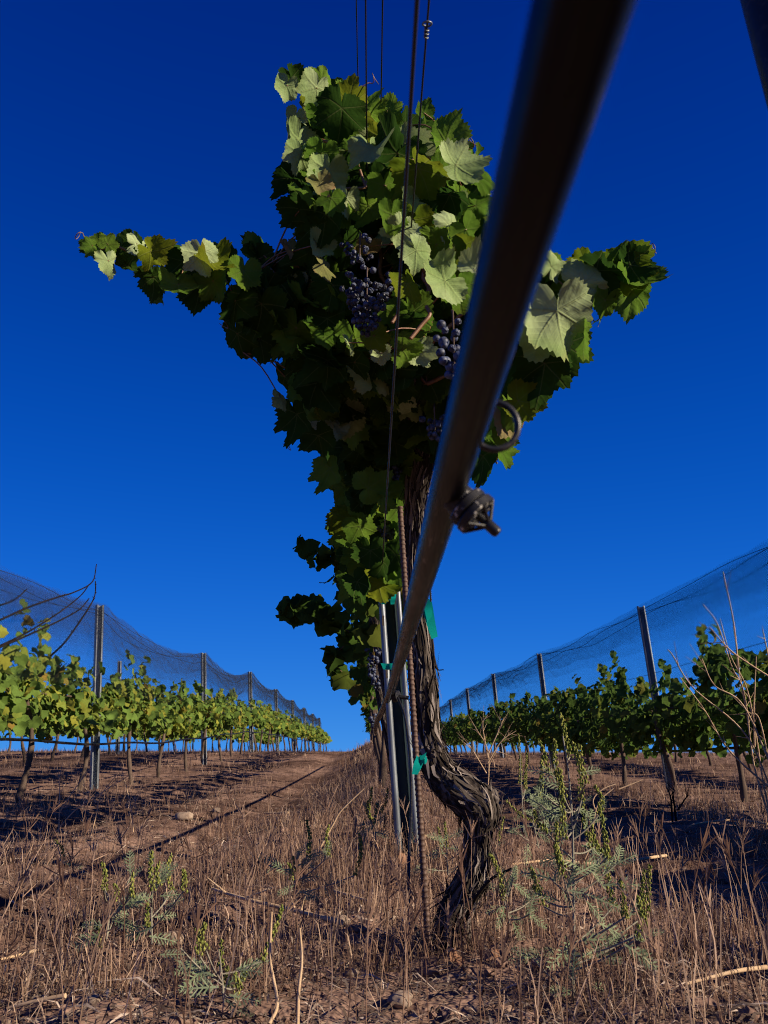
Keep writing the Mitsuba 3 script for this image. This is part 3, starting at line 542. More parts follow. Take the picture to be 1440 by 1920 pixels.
# ------------------------------------------------------------------ trellis wires
WIRES = [('thick black cordon wire nearest the camera running into the leaves', 782, 0.84, .0016, 'cordon'), ('leftmost thin trellis wire overhead', 668, 1.80, .0013, ''), ('second thin trellis wire from the left overhead', 685.6, 1.46, .0014, ''),
         ('thin trellis wire overhead between the pair at left and the thick wire', 717.5, 1.60, .0014, ''), ('thin trellis wire overhead with a bright knot, rightmost of the five', 804.5, 1.24, .0014, 'knot')]
for lab, px, z, r, kind in WIRES:
    p = at_z(px, 0, z); k = thing('trellis_wire', lab, 'wire')
    yw = np.linspace(-1.5, 45, 120); x1 = 0.12
    xx = p[0] + (x1 - p[0]) * np.clip((yw - p[1]) / 60, -0.05, 1)
    q = np.stack([xx, yw, z + 0 * yw + 0.35 * sstep(8.5, 20, yw)], 1)
    part(k, 'strand', MB().tube(q, r, 8), 'm_wire')
    if kind == 'knot':
        c = at_z(800.5, 50, z); b = MB()
        t = np.linspace(0, 2 * np.pi, 24)
        b.tube(np.stack([c[0] + .0055 * np.cos(t), c[1] + .006 * np.sin(t) - .004, c[2] + .003 * np.sin(t)], 1), .0013, 8)
        t = np.linspace(0, 6 * np.pi, 60)
        b.tube(np.stack([c[0] + .0024 * np.cos(t), c[1] + np.linspace(0, .016, 60), c[2] + .0024 * np.sin(t)], 1), .0011, 6)
        part(k, 'knot', b, 'm_steel', label='twisted bright wire knot')

# ------------------------------------------------------------------ teal ribbon ties
def ribbon_thing(label, strips, band=None):
    k = thing('ribbon_tie', label, 'ribbon')
    for pts, w in strips:
        c = spline([at(*p) for p in pts], 16); t = np.gradient(c, axis=0)
        side = np.cross(t, FWD + UP * .3); side /= np.linalg.norm(side, axis=1, keepdims=True)
        tw = np.linspace(0, 0.9, 16)[:, None]; side = side * np.cos(tw) + FWD * np.sin(tw) * .7
        part(k, 'strip', MB().ribbon(c, w, side), 'm_teal')
ribbon_thing('teal plastic ribbon end hanging from the right side of the trunk', [([(800, 1130, 1.82), (806, 1160, 1.80), (815, 1196, 1.79)], .024), ([(798, 1125, 1.82), (803, 1145, 1.80), (806, 1168, 1.80)], .018)])
ribbon_thing('teal plastic ribbon bow tied at the top of the steel post', [([(738, 1108, 2.3), (728, 1120, 2.29), (718, 1132, 2.3)], .02), ([(738, 1106, 2.3), (737, 1120, 2.28), (736, 1133, 2.29)], .018), ([(718, 1133, 2.6), (736, 1108, 2.31), (748, 1104, 2.3)], .012)])
ribbon_thing('teal plastic ribbon band wrapped around the middle of the steel post', [([(716, 1249, 2.62), (728, 1250, 2.60), (741, 1248, 2.6)], .024)])
ribbon_thing('dark teal plastic ribbon tied low around the rebar and trunk', [([(798, 1416, 1.80), (786, 1424, 1.78), (778, 1432, 1.78)], .016), ([(788, 1422, 1.78), (783, 1436, 1.77), (778, 1452, 1.77)], .022), ([(786, 1420, 1.78), (796, 1428, 1.77), (800, 1420, 1.78)], .013)])

# ------------------------------------------------------------------ the other vines
def vine_trunk(b, x, y, h, r, lean=0.0):
    z0 = gz(x, y); a = R(0, 6); n = 14; t = np.linspace(0, 1, n)
    p = np.stack([x + LEAN[0] * t * h + 0.035 * np.sin(t * 4 + a) + lean * t, y + 0.04 * np.sin(t * 5 + a * 2), z0 - .03 + t * h], 1)
    if abs(x) < .5 and y < 6: q = spline(p, 60); b.tube(q, r * 1.45 * np.linspace(1.2, .9, 60), 30, disp=bark_disp)
    else: b.tube(p, r * (1.35 - 0.5 * t + 0.18 * np.sin(t * 17 + a)), 10)
    return p[-1]
def leaf_field(x, y, n, z_lo, z_hi, wx, ly, size, tops):
    """leaf frames of one vine, and the shoots that rise from its cordon"""
    out = []; z0 = float(gz(x, y, False)); lean = LEAN[0]
    ph = [R(0, 6) for _ in range(3)]
    for i in range(n):
        dy = rng.uniform(-ly, ly); hh = z_hi * (0.86 + 0.14 * math.sin(dy * 6 + ph[0]))
        z = z_lo + (hh - z_lo) * rng.beta(1.25, 1.1) + 0.10 * math.sin(dy * 9 + ph[1])
        dx = rng.normal(0, wx) * (0.7 + 0.3 * math.sin(z * 7 + ph[2]))
        out.append(([x + dx + lean * z, y + dy, z0 + z], dx))
    for dy, top in tops:
        sx, sy = rng.normal(0, .06), rng.normal(0, .12)
        for t in np.linspace(0, 1, 12):
            z = z_hi * .85 + (top - z_hi * .85) * t
            out.append(([x + sx * t + lean * z + rng.normal(0, .05 * (1.3 - t)), y + dy + sy * t + rng.normal(0, .05 * (1.3 - t)), z0 + z], sx))
    fr = []
    for c, dx in out:
        c = np.array(c); outw = np.array([np.sign(dx) * 0.8, 0, 0.0])
        n_ = nrm(outw + [0, 0, 0.55] + rng.normal(0, 0.5, 3)); td = nrm(np.array([0, 0, -0.9]) + outw * 0.5 + rng.normal(0, 0.4, 3))
        fr.append(frame(c, td, n_, size * R(0.7, 1.25)))
    return fr
def build_vine(x, y, name, label, group, mat, n, parts, z_lo, z_hi, wx, ly, size, tops, trunk_h, trunk_r, extra=None, lod=MID):
    k = thing(name, label, 'grapevine', group)
    b = MB(); e = vine_trunk(b, x, y, trunk_h, trunk_r)
    for s in (-1, 1):
        b.tube(spline([e, e + [0, s * .12, .05], e + [0, s * ly * .5, .05], e + [0, s * ly * .95, .04]], 10), np.linspace(trunk_r * .8, trunk_r * .35, 10), 7)
    part(k, 'trunk', b, 'm_bark' if abs(x) < .5 and y < 6 else 'm_bark_far')
    fr = leaf_field(x, y, n, z_lo, z_hi, wx, ly, size, tops)
    if abs(x) < .5: fr = [M for M in fr if M[2, 3] > gz(x, y) + 1.2 or M[0, 3] < x + .13]
    if extra:
        fr += extra[0]
        for q in extra[1]: part(k, 'shoot', MB().tube(q, np.linspace(.004, .0015, len(q)), 6), 'm_cane')
    order = sorted(range(len(fr)), key=lambda i: np.linalg.norm(fr[i][:3, 3] - CAM) + (0.6 if (fr[i][0, 3] - x) * x > 0 else 0))
    for i in order[:parts]:
        part(k, 'leaf', MID_PLY[mat][int(rng.integers(0, 12))], mat, T(fr[i]))
    b = MB()
    for i in order[parts:]:
        v, f = place(lod[int(rng.integers(0, len(lod)))], fr[i]); b.add(v, f, (R(), R()))
    part(k, 'foliage', b, mat, stuff=True)
    return k
def img_shoot(pts, n, size):
    q = spline([at(*p) for p in pts], n); fr = []
    for c in q:
        c = c + rng.normal(0, .022, 3)
        fr.append(frame(c, nrm([rng.normal(0, .5), rng.normal(0, .4), -1]), nrm(np.array([0.2, -.6, .2]) + rng.normal(0, .6, 3)), size * R(.7, 1.2)))
    return fr
# middle row, behind the foreground vine
yv = 3.25; idx = 0
MIDLAB = ['second grapevine of the middle row, mostly hidden behind the foreground vine', 'third grapevine of the middle row with a leafy shoot reaching out to the left', 'fourth grapevine of the middle row, low behind the steel post']
while yv < 42:
    ex = None
    EX = {0: [([(690, 1080, 2.95), (640, 1055, 2.9), (610, 1045, 2.9), (572, 1032, 2.9)], 16, .045), ([(700, 1010, 2.95), (660, 1000, 2.9), (640, 1060, 2.95), (650, 1130, 3.0)], 22, .05)],
          1: [([(680, 1200, 4.2), (610, 1160, 4.1), (570, 1145, 4.1), (532, 1140, 4.1)], 34, .075), ([(680, 1190, 4.2), (635, 1220, 4.2), (630, 1245, 4.2), (646, 1265, 4.2)], 16, .07)]}
    if idx in EX: ex = (sum((img_shoot(*e) for e in EX[idx]), []), [spline([at(*p) for p in e[0]], 20) for e in EX[idx]])
    near = idx < 3
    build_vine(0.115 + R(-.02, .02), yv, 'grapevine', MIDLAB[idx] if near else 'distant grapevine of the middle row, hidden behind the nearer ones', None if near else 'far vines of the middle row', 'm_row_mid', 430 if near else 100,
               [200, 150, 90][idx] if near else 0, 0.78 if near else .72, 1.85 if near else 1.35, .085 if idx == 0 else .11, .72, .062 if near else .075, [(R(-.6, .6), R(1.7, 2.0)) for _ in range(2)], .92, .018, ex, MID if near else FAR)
    yv += 1.42; idx += 1
for c in [(700, 1215, 3.0), (706, 1262, 3.3), (697, 1240, 3.6), (702, 1340, 4.4)]:
    cluster('grapevine_001' if c[2] < 3.5 else 'grapevine_002', c[0], c[1], c[2], 16, .035, .07, .009, .3)
# side rows
def side_row(x, y0, y1, step, side, mat, sharelab, nearlabs, shape, group):
    y, i = y0, 0
    while y < y1:
        near = i < len(nearlabs); dist = math.hypot(x, y)
        tops = [(R(-.6, .6), R(shape['tip'] - .25, shape['tip'])) for _ in range(shape['shoots'])]
        sc = 1.0
        if near and nearlabs[i][1]: tops += nearlabs[i][1]
        vig = R(.62, 1.12)
        par = int(np.interp(dist, [5, 9, 14], [130, 70, 40])) if near and 'only by its shadow' not in nearlabs[i][0] else 0
        n = int(np.interp(dist, [6, 12, 25, 50], [430, 340, 210, 130]) * shape.get('dens', 1) * vig)
        build_vine(x + R(-.04, .04), y + R(-.06, .06), 'grapevine', nearlabs[i][0] if near else sharelab, (None if 'only by its shadow' not in nearlabs[i][0] else 'right row vines beside the camera') if near else group, mat, n, par, shape['lo'] + R(-.06, .06), shape['hi'] * (0.90 + 0.12 * vig) + R(-.05, .05), .17, step * .55,
                   np.interp(dist, [8, 30, 55], [.062, .08, .11]), tops, shape['trunk'], .020, None, MID if dist < 16 else FAR)
        y += step; i += 1
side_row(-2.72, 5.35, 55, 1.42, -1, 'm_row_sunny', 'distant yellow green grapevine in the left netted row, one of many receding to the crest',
         [('sunlit grapevine cut off by the left frame edge, nearest in the left row', [(0.3, 1.45)]), ('sunlit green grapevine with crooked trunk at the left edge, beside the nearest left post', [(-.2, 1.55), (.1, 1.45)]), ('green and gold grapevine just behind the nearest left post', []), ('bushy sunlit grapevine with a raised crown between the first and second left posts', [(0, 1.5), (.15, 1.45)]), ('yellowing grapevine just before the second left post', [])],
         dict(lo=.64, hi=1.14, tip=1.32, shoots=2, trunk=.84, dens=.88), 'far vines of the left row')
side_row(2.86, 0.79, 52, 1.42, 1, 'm_row_shaded', 'distant dark green grapevine in the right netted row, one of many receding to the crest',
         [('grapevine of the right row beside the camera, seen only by its shadow on the soil', [])] * 3 + [('dark grapevine at the right frame edge behind the dry stalks', [(.2, 1.3)]), ('tall dark green grapevine with a raised crown at the right, behind the dry stalks', [(.2, 1.38), (.1, 1.35), (0, 1.3)]), ('dark green grapevine around the nearest right post', []), ('shaded dark green grapevine with three upright tips, left of the nearest right post', [(-.3, 1.42), (.1, 1.32), (.4, 1.35)]), ('shaded grapevine just before the second right post', [(0, 1.3)])],
         dict(lo=.42, hi=1.06, tip=1.25, shoots=3, trunk=.74, dens=1.25), 'far vines of the right row')
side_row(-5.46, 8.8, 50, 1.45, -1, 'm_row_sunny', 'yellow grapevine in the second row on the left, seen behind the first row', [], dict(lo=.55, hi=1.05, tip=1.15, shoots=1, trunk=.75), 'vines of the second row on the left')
side_row(5.6, 8.0, 40, 1.45, 1, 'm_row_shaded', 'dark grapevine in the second row on the right, seen behind the first row', [], dict(lo=.55, hi=1.1, tip=1.2, shoots=1, trunk=.75), 'vines of the second row on the right')
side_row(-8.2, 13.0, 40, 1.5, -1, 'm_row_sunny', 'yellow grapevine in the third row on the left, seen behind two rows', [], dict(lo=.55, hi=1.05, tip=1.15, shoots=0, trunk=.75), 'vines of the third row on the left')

# posts, hoses and nets of the side rows
PL = [2.95, 8.4, 13.85, 19.3, 24.75, 30.2, 35.6, 41, 46.5]
PR = [3.1, 8.15, 13.3, 18.4, 23.5, 28.5, 33.5, 38.5, 44]
PL_LAB = {1: 'nearest galvanised steel post of the left netted row', 2: 'second galvanised steel post of the left netted row', 3: 'third galvanised steel post of the left netted row'}
PR_LAB = {1: 'nearest galvanised steel post of the right netted row', 2: 'second galvanised steel post of the right netted row', 3: 'third galvanised steel post of the right netted row'}
tops = {}
for nm, xr, ps, lab, hgt in (('left', -2.72, PL, PL_LAB, 1.83), ('right', 2.92, PR, PR_LAB, 1.82)):
    tops[nm] = []
    for i, y in enumerate(ps):
        z0 = float(gz(xr, y))
        tops[nm].append((xr + LEAN[0] * hgt, y, z0 + hgt))
        if i == 0: continue
        c_post(xr, y, z0, hgt, .078, 'steel_post', lab.get(i, f'distant thin steel post of the {nm} netted row, one of several near the crest'), None if i in lab else f'far posts of the {nm} row', facing=0.5 if nm == 'left' else -0.35)
z0 = float(gz(-5.46, 18.2)); c_post(-5.46, 18.2, z0, 2.0, .078, 'steel_post', 'steel post of the second row on the left, behind the nearest left vines')
for lab, xr, zz in (('black drip hose along the foot of the left vine row', -2.72, .46), ('black drip hose along the foot of the right vine row', 2.86, .40)):
    k = thing('irrigation_hose', lab, 'hose'); yw = np.linspace(1, 52, 90)
    part(k, 'pipe', MB().tube(np.stack([xr + 0.05 + 0 * yw, yw, gz(xr, yw, False) + zz + .012 * np.sin(yw * 2.2)], 1), .0115, 8), 'm_hose')
    k = thing('trellis_wire', 'thin trellis wire through the leaves of the ' + ('left' if xr < 0 else 'right') + ' netted row', 'wire')
    part(k, 'strand', MB().tube(np.stack([xr - .08 + 0 * yw, yw, gz(xr, yw, False) + 1.12], 1), .0022, 5), 'm_wire')
def net(nm, label, sagk, bulge, seed):
    k = thing('bird_net', label, 'net')
    tp = np.array(tops[nm]); sgn = -1 if nm == 'left' else 1
    def ridge(s):
        i = np.clip(np.searchsorted(tp[:, 1], s) - 1, 0, len(tp) - 2); t = np.clip((s - tp[i, 1]) / (tp[i + 1, 1] - tp[i, 1]), 0, 1)
        z = tp[i, 2] + (tp[i + 1, 2] - tp[i, 2]) * t - sagk * 4 * t * (1 - t) * (0.75 + 0.5 * np.sin(i * 2.3) ** 2)
        return tp[0, 0] + 0 * s, z
    def surf(s, t, layer):
        rx, rz = ridge(s)
        q = np.stack([s * 0.8, t * 2.5 + layer * 7, 0 * s + seed], -1)
        fold = meshkit.fbm(q, 3, 4) - 0.5; fold2 = meshkit.fbm(q * 4, 2, 6) - 0.5
        side = 1 if layer % 2 == 0 else -1
        drop = (0.85 if layer < 2 else 0.16 + 0.05 * layer)
        return np.stack([rx + side * (0.05 + bulge * np.sqrt(np.maximum(t * drop, 0))) + .16 * fold * t + 0.03 * fold2 - LEAN[0] * t * drop, s + 0.05 * fold2, rz - drop * t * (1 + 0.35 * fold) + 0.05 * fold2], -1)
    for layer in range(8 if nm == 'left' else 5):
        b = MB(); S0, S1 = tp[0, 1], tp[-1, 1]; H = 0.85 if layer < 2 else 0.3
        m = 12 if layer < 2 else 5; t = np.linspace(0, 1, m)
        sp_ = .029 if layer < 2 else .024
        st = np.arange(S0, S1 - H, sp_)
        for d in (1, -1):
            s = st[:, None] + (t[None] if d > 0 else 1 - t[None]) * H
            p = surf(s, np.broadcast_to(t, s.shape), layer)
            wv = 0.0014 * np.clip(st / 14, 0.8, 1.2)
            off = np.stack([0 * s, -d * np.ones_like(s) * 0 + np.ones_like(s) * .7, -d * np.ones_like(s) * .7 * -1], -1) * (wv / 2)[:, None, None]
            v = np.concatenate([p - off, p + off], 1)
            nS = len(st); base = (np.arange(nS) * 2 * m)[:, None] + np.arange(m - 1)[None]
            b.add(v.reshape(-1, 3), np.stack([base, base + m, base + m + 1, base + 1], -1).reshape(-1, 4))
        part(k, 'mesh_layer', b, 'm_net', smooth=False, stuff=True)
    for o in range(3):
        s = np.linspace(tp[0, 1], tp[-1, 1], 200); rx, rz = ridge(s)
        part(k, 'hem_cord', MB().tube(np.stack([rx + .02 * np.sin(s * 3 + o), s, rz - .02 - o * .05 - .03 * np.sin(s * 1.7 + o * 2)], 1), .0034 * np.clip(s / 14, .7, 1.4), 5), 'm_net')
net('left', 'dark bird net sagging between the posts of the left row', .17, .10, 1)
net('right', 'dark bird net stretched along the post tops of the right row', .05, .10, 2)

# bare canes arching out of the left vines
for pts, lab in [([(181, 1058, 6.5), (173, 1091, 6.4), (140, 1110, 6.2), (107, 1120, 6.1), (50, 1140, 5.9), (-20, 1172, 5.7)], 'long bare cane arching left, topmost of those before the left net'), ([(167, 1096, 6.4), (150, 1118, 6.3), (107, 1151, 6.1), (45, 1189, 5.9), (-20, 1220, 5.7)], 'bare cane arching left below the topmost one, before the left net'),
                 ([(167, 1122, 6.4), (150, 1142, 6.3), (111, 1164, 6.1), (50, 1192, 5.9), (-20, 1222, 5.6)], 'bare cane with a pale reddish tip, lowest of the left arching canes'), ([(179, 1090, 6.5), (178, 1115, 6.4), (165, 1142, 6.3), (125, 1200, 6.2), (95, 1230, 6.2)], 'steep bare cane rising out of the left vine towards the post'), ([(51, 1104, 6.2), (28, 1124, 6.1), (0, 1135, 6.0), (-20, 1140, 6.0)], 'short bare cane at the left frame edge before the net')]:
    k = thing('bare_cane', lab, 'cane'); q = spline([at(*p) for p in pts], 40); b = MB(); b.tube(q, np.linspace(.0042, .0078, 40), 6)
    for i in range(3, 38, 3): b.tube([q[i], q[i] + [R(-.02, .02), 0, R(.0, .03)]], [.0045, .0015], 5)
    part(k, 'stem', b, 'm_deadcane_backlit')

# ------------------------------------------------------------------ dry grass, litter, stones
def keep_density(x, y):
    P = np.stack([x, y, 0 * x], -1)
    d = sstep(0.40, 0.66, meshkit.fbm(P * 1.5, 3, 21))
    row = np.exp(-((x - 0.05) / 0.42) ** 2) * sstep(2.0, 2.8, y)
    return np.clip(0.10 + 0.62 * d + 0.75 * row - 0.40 * np.exp(-((x + 0.95) / 0.55) ** 2) * sstep(1.9, 2.3, y) - 0.40 * np.exp(-((x - 1.15) / 0.5) ** 2) * sstep(1.7, 2.2, y), 0.03, 1)
def grass(n, y0, y1, hmin, hmax, wid, segs, xspread, power, lean):
    t = rng.random(n * 2) ** power; y = y0 + (y1 - y0) * t; x = (rng.random(n * 2) - .5) * (1.2 * y + xspread)
    ok = rng.random(n * 2) < keep_density(x, y); x, y = x[ok][:n], y[ok][:n]; n = len(x)
    tuft = meshkit.noise(np.stack([x * 7, y * 7, 0 * x], -1), 31)
    h = rng.uniform(hmin, hmax, n) * (0.45 + 0.9 * tuft) * (1 + 0.5 * (rng.random(n) < .06)); a = rng.uniform(0, 6.28, n); b = np.abs(rng.normal(0, lean, n)) + .05
    z = gz(x, y) - .008; s = np.linspace(0, 1, segs + 1)
    dx, dy = np.cos(a), np.sin(a)
    horiz = (h * np.sin(np.clip(b, 0, 1.45)))[:, None] * s ** 1.6; vert = (h * np.cos(np.clip(b, 0, 1.45)))[:, None] * (s - .25 * s ** 2 * np.clip(b, 0, 1)[:, None])
    wob = (h * .03)[:, None] * np.sin(s * 6 + a[:, None])
    p = np.stack([x[:, None] + dx[:, None] * horiz - dy[:, None] * wob, y[:, None] + dy[:, None] * horiz + dx[:, None] * wob, z[:, None] + vert], -1)
    wd = (wid * rng.uniform(.6, 1.4, n))[:, None] * (1 - .75 * s)
    sa = rng.uniform(-.7, .7, n); side = np.stack([np.cos(sa), np.sin(sa), 0 * sa], -1)[:, None]
    v = np.concatenate([p - side * wd[..., None] / 2, p + side * wd[..., None] / 2], 1).reshape(-1, 3)
    m = segs + 1; base = (np.arange(n) * 2 * m)[:, None] + np.arange(segs)[None]
    f = np.stack([base, base + m, base + m + 1, base + 1], -1).reshape(-1, 4)
    u = np.stack([np.repeat(rng.random(n), 2 * m), np.tile(np.tile(s, 2), n)], -1)
    return v, f, u
b = MB()
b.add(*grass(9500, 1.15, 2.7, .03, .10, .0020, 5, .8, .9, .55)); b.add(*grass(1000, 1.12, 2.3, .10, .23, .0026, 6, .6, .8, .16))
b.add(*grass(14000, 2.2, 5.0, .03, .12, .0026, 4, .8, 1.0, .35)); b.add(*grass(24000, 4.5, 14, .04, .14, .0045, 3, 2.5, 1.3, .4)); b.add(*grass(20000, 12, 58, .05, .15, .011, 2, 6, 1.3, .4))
for cx, cy, n in ((.17, 1.84, 260), (.14, 2.66, 220), (.02, 1.75, 120), (-.3, 1.9, 200), (.05, 3.2, 200), (-.5, 2.05, 220), (-.75, 2.15, 160), (.6, 1.7, 160), (-.2, 1.6, 160), (.35, 1.5, 140), (-.5, 1.6, 140), (.8, 2.0, 160)):
    for _ in range(n):
        x, y = cx + rng.normal(0, .07), cy + rng.normal(0, .06); a = R(0, 6.28); L = R(.03, .11); z = float(gz(x, y)) - .004; l = R(.1, .9)
        b.ribbon(spline([[x, y, z], [x + L * .5 * l * math.cos(a), y + L * .5 * l * math.sin(a), z + L * .7], [x + L * l * 1.2 * math.cos(a), y + L * l * 1.2 * math.sin(a), z + L * (1 - .4 * l)]], 5), np.array([1, .9, .7, .5, .15]) * R(.0016, .003), [math.cos(a + 1.57), math.sin(a + 1.57), 0], np.stack([np.full(10, R()), np.tile(np.linspace(0, 1, 5), 2)], 1))
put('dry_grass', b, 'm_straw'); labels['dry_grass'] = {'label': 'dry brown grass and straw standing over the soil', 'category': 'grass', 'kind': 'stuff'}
# seed heads on taller stems
b = MB()
for _ in range(240):
    y = R(1.15, 2.8) if R() < .7 else R(2.4, 4); x = R(-.5, .5) * (1.0 * y + .3); z = float(gz(x, y)); h = R(.10, .24); a = R(0, 6.28); l = R(.05, .3)
    q = spline([[x, y, z], [x + l * .3 * h * math.cos(a), y + l * .3 * h * math.sin(a), z + h * .6], [x + l * h * math.cos(a), y + l * h * math.sin(a), z + h]], 6); u = (R(.1, .72), .8)
    b.tube(q, .0009, 3, uv=u, caps=False)
    for _k in range(9):
        d = nrm(q[-1] - q[-2]) + rng.normal(0, .38, 3); s0 = q[-1] - nrm(q[-1] - q[-3]) * R(0, .035)
        b.ribbon([s0, s0 + nrm(d) * R(.012, .03), s0 + nrm(d) * R(.03, .045)], [.0016, .0022, .0003], nrm(np.cross(d, FWD)), u)
put('dry_seedheads', b, 'm_straw'); labels['dry_seedheads'] = {'label': 'dry bristly grass seed heads on thin stems', 'category': 'grass', 'kind': 'stuff'}
# fallen straw, chips, twigs too many to count
b = MB(); n = 32000
y = 1.15 + 7 * rng.random(n) ** 1.5; x = (rng.random(n) - .5) * (1.25 * y + .6); z = gz(x, y) + .004
for i in range(n):
    L = R(.012, .07) * (1 + (R() < .05) * 2.0); a = R(0, 6.28); d = np.array([math.cos(a), math.sin(a), rng.normal(0, .18)]) * L / 2; c = np.array([x[i], y[i], z[i]])
    s = np.array([-math.sin(a), math.cos(a), rng.normal(0, .4)]); bend = np.array([0, 0, R(0, .25) * L])
    b.ribbon([c - d, c + bend, c + d], [.0005, R(.0012, .0048), .0008], s, (R(), R()))
put('plant_litter', b, 'm_litter'); labels['plant_litter'] = {'label': 'straw, bark chips and dead leaves scattered on the soil', 'category': 'litter', 'kind': 'stuff'}
# clods
b = MB(); ic1 = trimesh.creation.icosphere(1); V1, F1 = np.array(ic1.vertices), np.array(ic1.faces); n = 2600
y = 1.15 + 9 * rng.random(n) ** 1.8; x = (rng.random(n) - .5) * (1.25 * y + .6); z = gz(x, y)
for i in range(n):
    r = .004 + .014 * R() ** 4
    b.add((V1 * (0.7 + 0.6 * rng.random((len(V1), 1)))) * [r * R(.8, 1.5), r, r * .7] + [x[i], y[i], z[i] + r * .2], F1)
put('soil_clods', b, 'm_dirt', smooth=False); labels['soil_clods'] = {'label': 'small crumbs and clods of brown soil', 'category': 'soil', 'kind': 'stuff'}
def stone(px, py, r, lab, mat='m_stone'):
    p = on_ground(px, py); k = thing('stone', lab, 'stone'); ii = trimesh.creation.icosphere(3); v = np.array(ii.vertices)
    v = v * (0.62 + 0.7 * meshkit.fbm(v * 1.1 + px, 3, 3))[:, None] * [r, r * .8, r * .62]
    put(k, MB().add(v + p + [0, 0, r * .22], np.array(ii.faces)), mat)
stone(325, 1770, .030, 'pale pinkish stone among the weeds at lower left'); stone(345, 1537, .055, 'tan angular stone on the path by the dark shadow line'); stone(407, 1522, .03, 'small tan stone on the path, right of a larger one')
stone(752, 1890, .022, 'pale cream stone at the bottom edge below the trunk'); stone(640, 1735, .022, 'pale stone left of the feeder tube foot'); stone(178, 1880, .014, 'small whitish stone at the bottom left'); stone(1200, 1790, .05, 'brown clod in the shade at lower right', 'm_dirt'); stone(660, 1830, .014, 'small pinkish stone left of the trunk foot')
def fallen(px, py, r, lab):
    p = on_ground(px, py); k = thing('fallen_leaf', lab, 'leaf'); v, f = place(leaf_mesh(px, 16, (.5, 1.0), 2.4), frame(p + [0, 0, r * .5], [R(-1, 1), R(-.5, .5), .7], [R(-.4, .4), -.8, .5], r)); put(k, MB().add(v, f), 'm_fallen')
fallen(690, 1600, .045, 'rust orange fallen vine leaf left of the steel post foot'); fallen(760, 1628, .028, 'small rust orange fallen leaf at the feeder tube'); fallen(925, 1810, .02, 'pale dry curled leaf right of the trunk foot'); fallen(855, 1812, .018, 'whitish dry curled leaf below the trunk foot'); fallen(1100, 1815, .03, 'reddish fallen leaf at the foot of the tall green weed')
def ground_cane(pts, r, lab, up=.015, branch=0):
    q = np.array([on_ground(*p) for p in pts]); q[:, 2] += up; k = thing('fallen_cane', lab, 'cane'); c = spline(q, 26); b = MB().tube(c, np.linspace(r, r * .6, 26), 7)
    for i in range(branch):
        s = c[int(R(4, 22))]; b.tube([s, s + [R(-.08, .08), R(-.05, .05), R(.0, .07)]], [r * .6, r * .25], 5)
    part(k, 'stem', b, 'm_drycane')
ground_cane([(1250, 1620), (1130, 1638), (1040, 1632), (960, 1642)], .006, 'pale tan cane lying on the soil behind the tall green weed', .03)
ground_cane([(640, 1760), (560, 1735), (460, 1710), (395, 1690)], .006, 'greyish dead branch lying across the grass at lower left', .03, 4)
ground_cane([(120, 1895), (60, 1905), (10, 1918)], .004, 'pale dry stick in the lower left corner', .02); ground_cane([(70, 1800), (35, 1810), (-10, 1822)], .004, 'short pale stick at the left edge above the corner', .02)
ground_cane([(1440, 1840), (1380, 1850), (1290, 1872)], .004, 'pale stick at lower right below the shaded soil', .02); ground_cane([(1000, 1555), (960, 1560), (930, 1562)], .004, 'short pale cane right of the trunk bend', .02)
ground_cane([(1440, 1553), (1380, 1545), (1310, 1552), (1290, 1560)], .006, 'pale cane lying at the right edge below the right row', .02); ground_cane([(600, 1680), (690, 1706)], .005, 'dark stub of a branch lying left of the feeder tube', .02)
ground_cane([(760, 1580), (835, 1592), (860, 1600)], .006, 'dark stick behind the trunk at its lower bend', .03, 2); ground_cane([(540, 1527), (495, 1528)], .008, 'short bright stick on the path beside the shadow line', .01)
# standing dry canes and dead weeds
def stalks(name, lab, cat, stems_, mat, r, twigs=0):
    k = thing(name, lab, cat)
    for pts in stems_:
        q = spline([at(*p) for p in pts], 30); b = MB().tube(q, np.linspace(r, r * .45, 30), 6)
        for _k in range(twigs):
            i = int(R(6, 27)); d = nrm(q[min(i + 2, 29)] - q[i]) + rng.normal(0, .45, 3); b.tube([q[i], q[i] + nrm(d) * R(.03, .12)], [r * .5, r * .2], 4)
        part(k, 'stem', b, mat)
    return k
stalks('dead_weed', 'tall dry pale dead weed with fanning bare stems at the right edge', 'dead weed', [
    [(1450, 1560, 3.6), (1430, 1460, 3.6), (1418, 1380, 3.6), (1400, 1290, 3.6), (1370, 1230, 3.6), (1350, 1160, 3.6)], [(1452, 1560, 3.6), (1415, 1440, 3.6), (1395, 1300, 3.55), (1372, 1250, 3.5), (1345, 1170, 3.5), (1318, 1133, 3.5)],
    [(1460, 1520, 3.6), (1400, 1380, 3.5), (1300, 1290, 3.5), (1262, 1230, 3.5), (1252, 1218, 3.5)], [(1460, 1470, 3.5), (1395, 1325, 3.5), (1340, 1285, 3.5), (1316, 1235, 3.5)], [(1450, 1470, 3.7), (1424, 1350, 3.7), (1400, 1330, 3.7), (1385, 1250, 3.7)],
    [(1460, 1280, 3.4), (1390, 1235, 3.4), (1360, 1210, 3.4), (1330, 1175, 3.4)], [(1470, 1500, 3.5), (1370, 1410, 3.45), (1320, 1330, 3.4), (1275, 1270, 3.4)], [(1415, 1400, 3.6), (1414, 1330, 3.6), (1418, 1230, 3.6)], [(1385, 1260, 3.6), (1376, 1170, 3.6), (1356, 1072, 3.6)], [(1455, 1330, 3.6), (1440, 1230, 3.6), (1430, 1180, 3.6)]], 'm_drycane', .0042, 5)
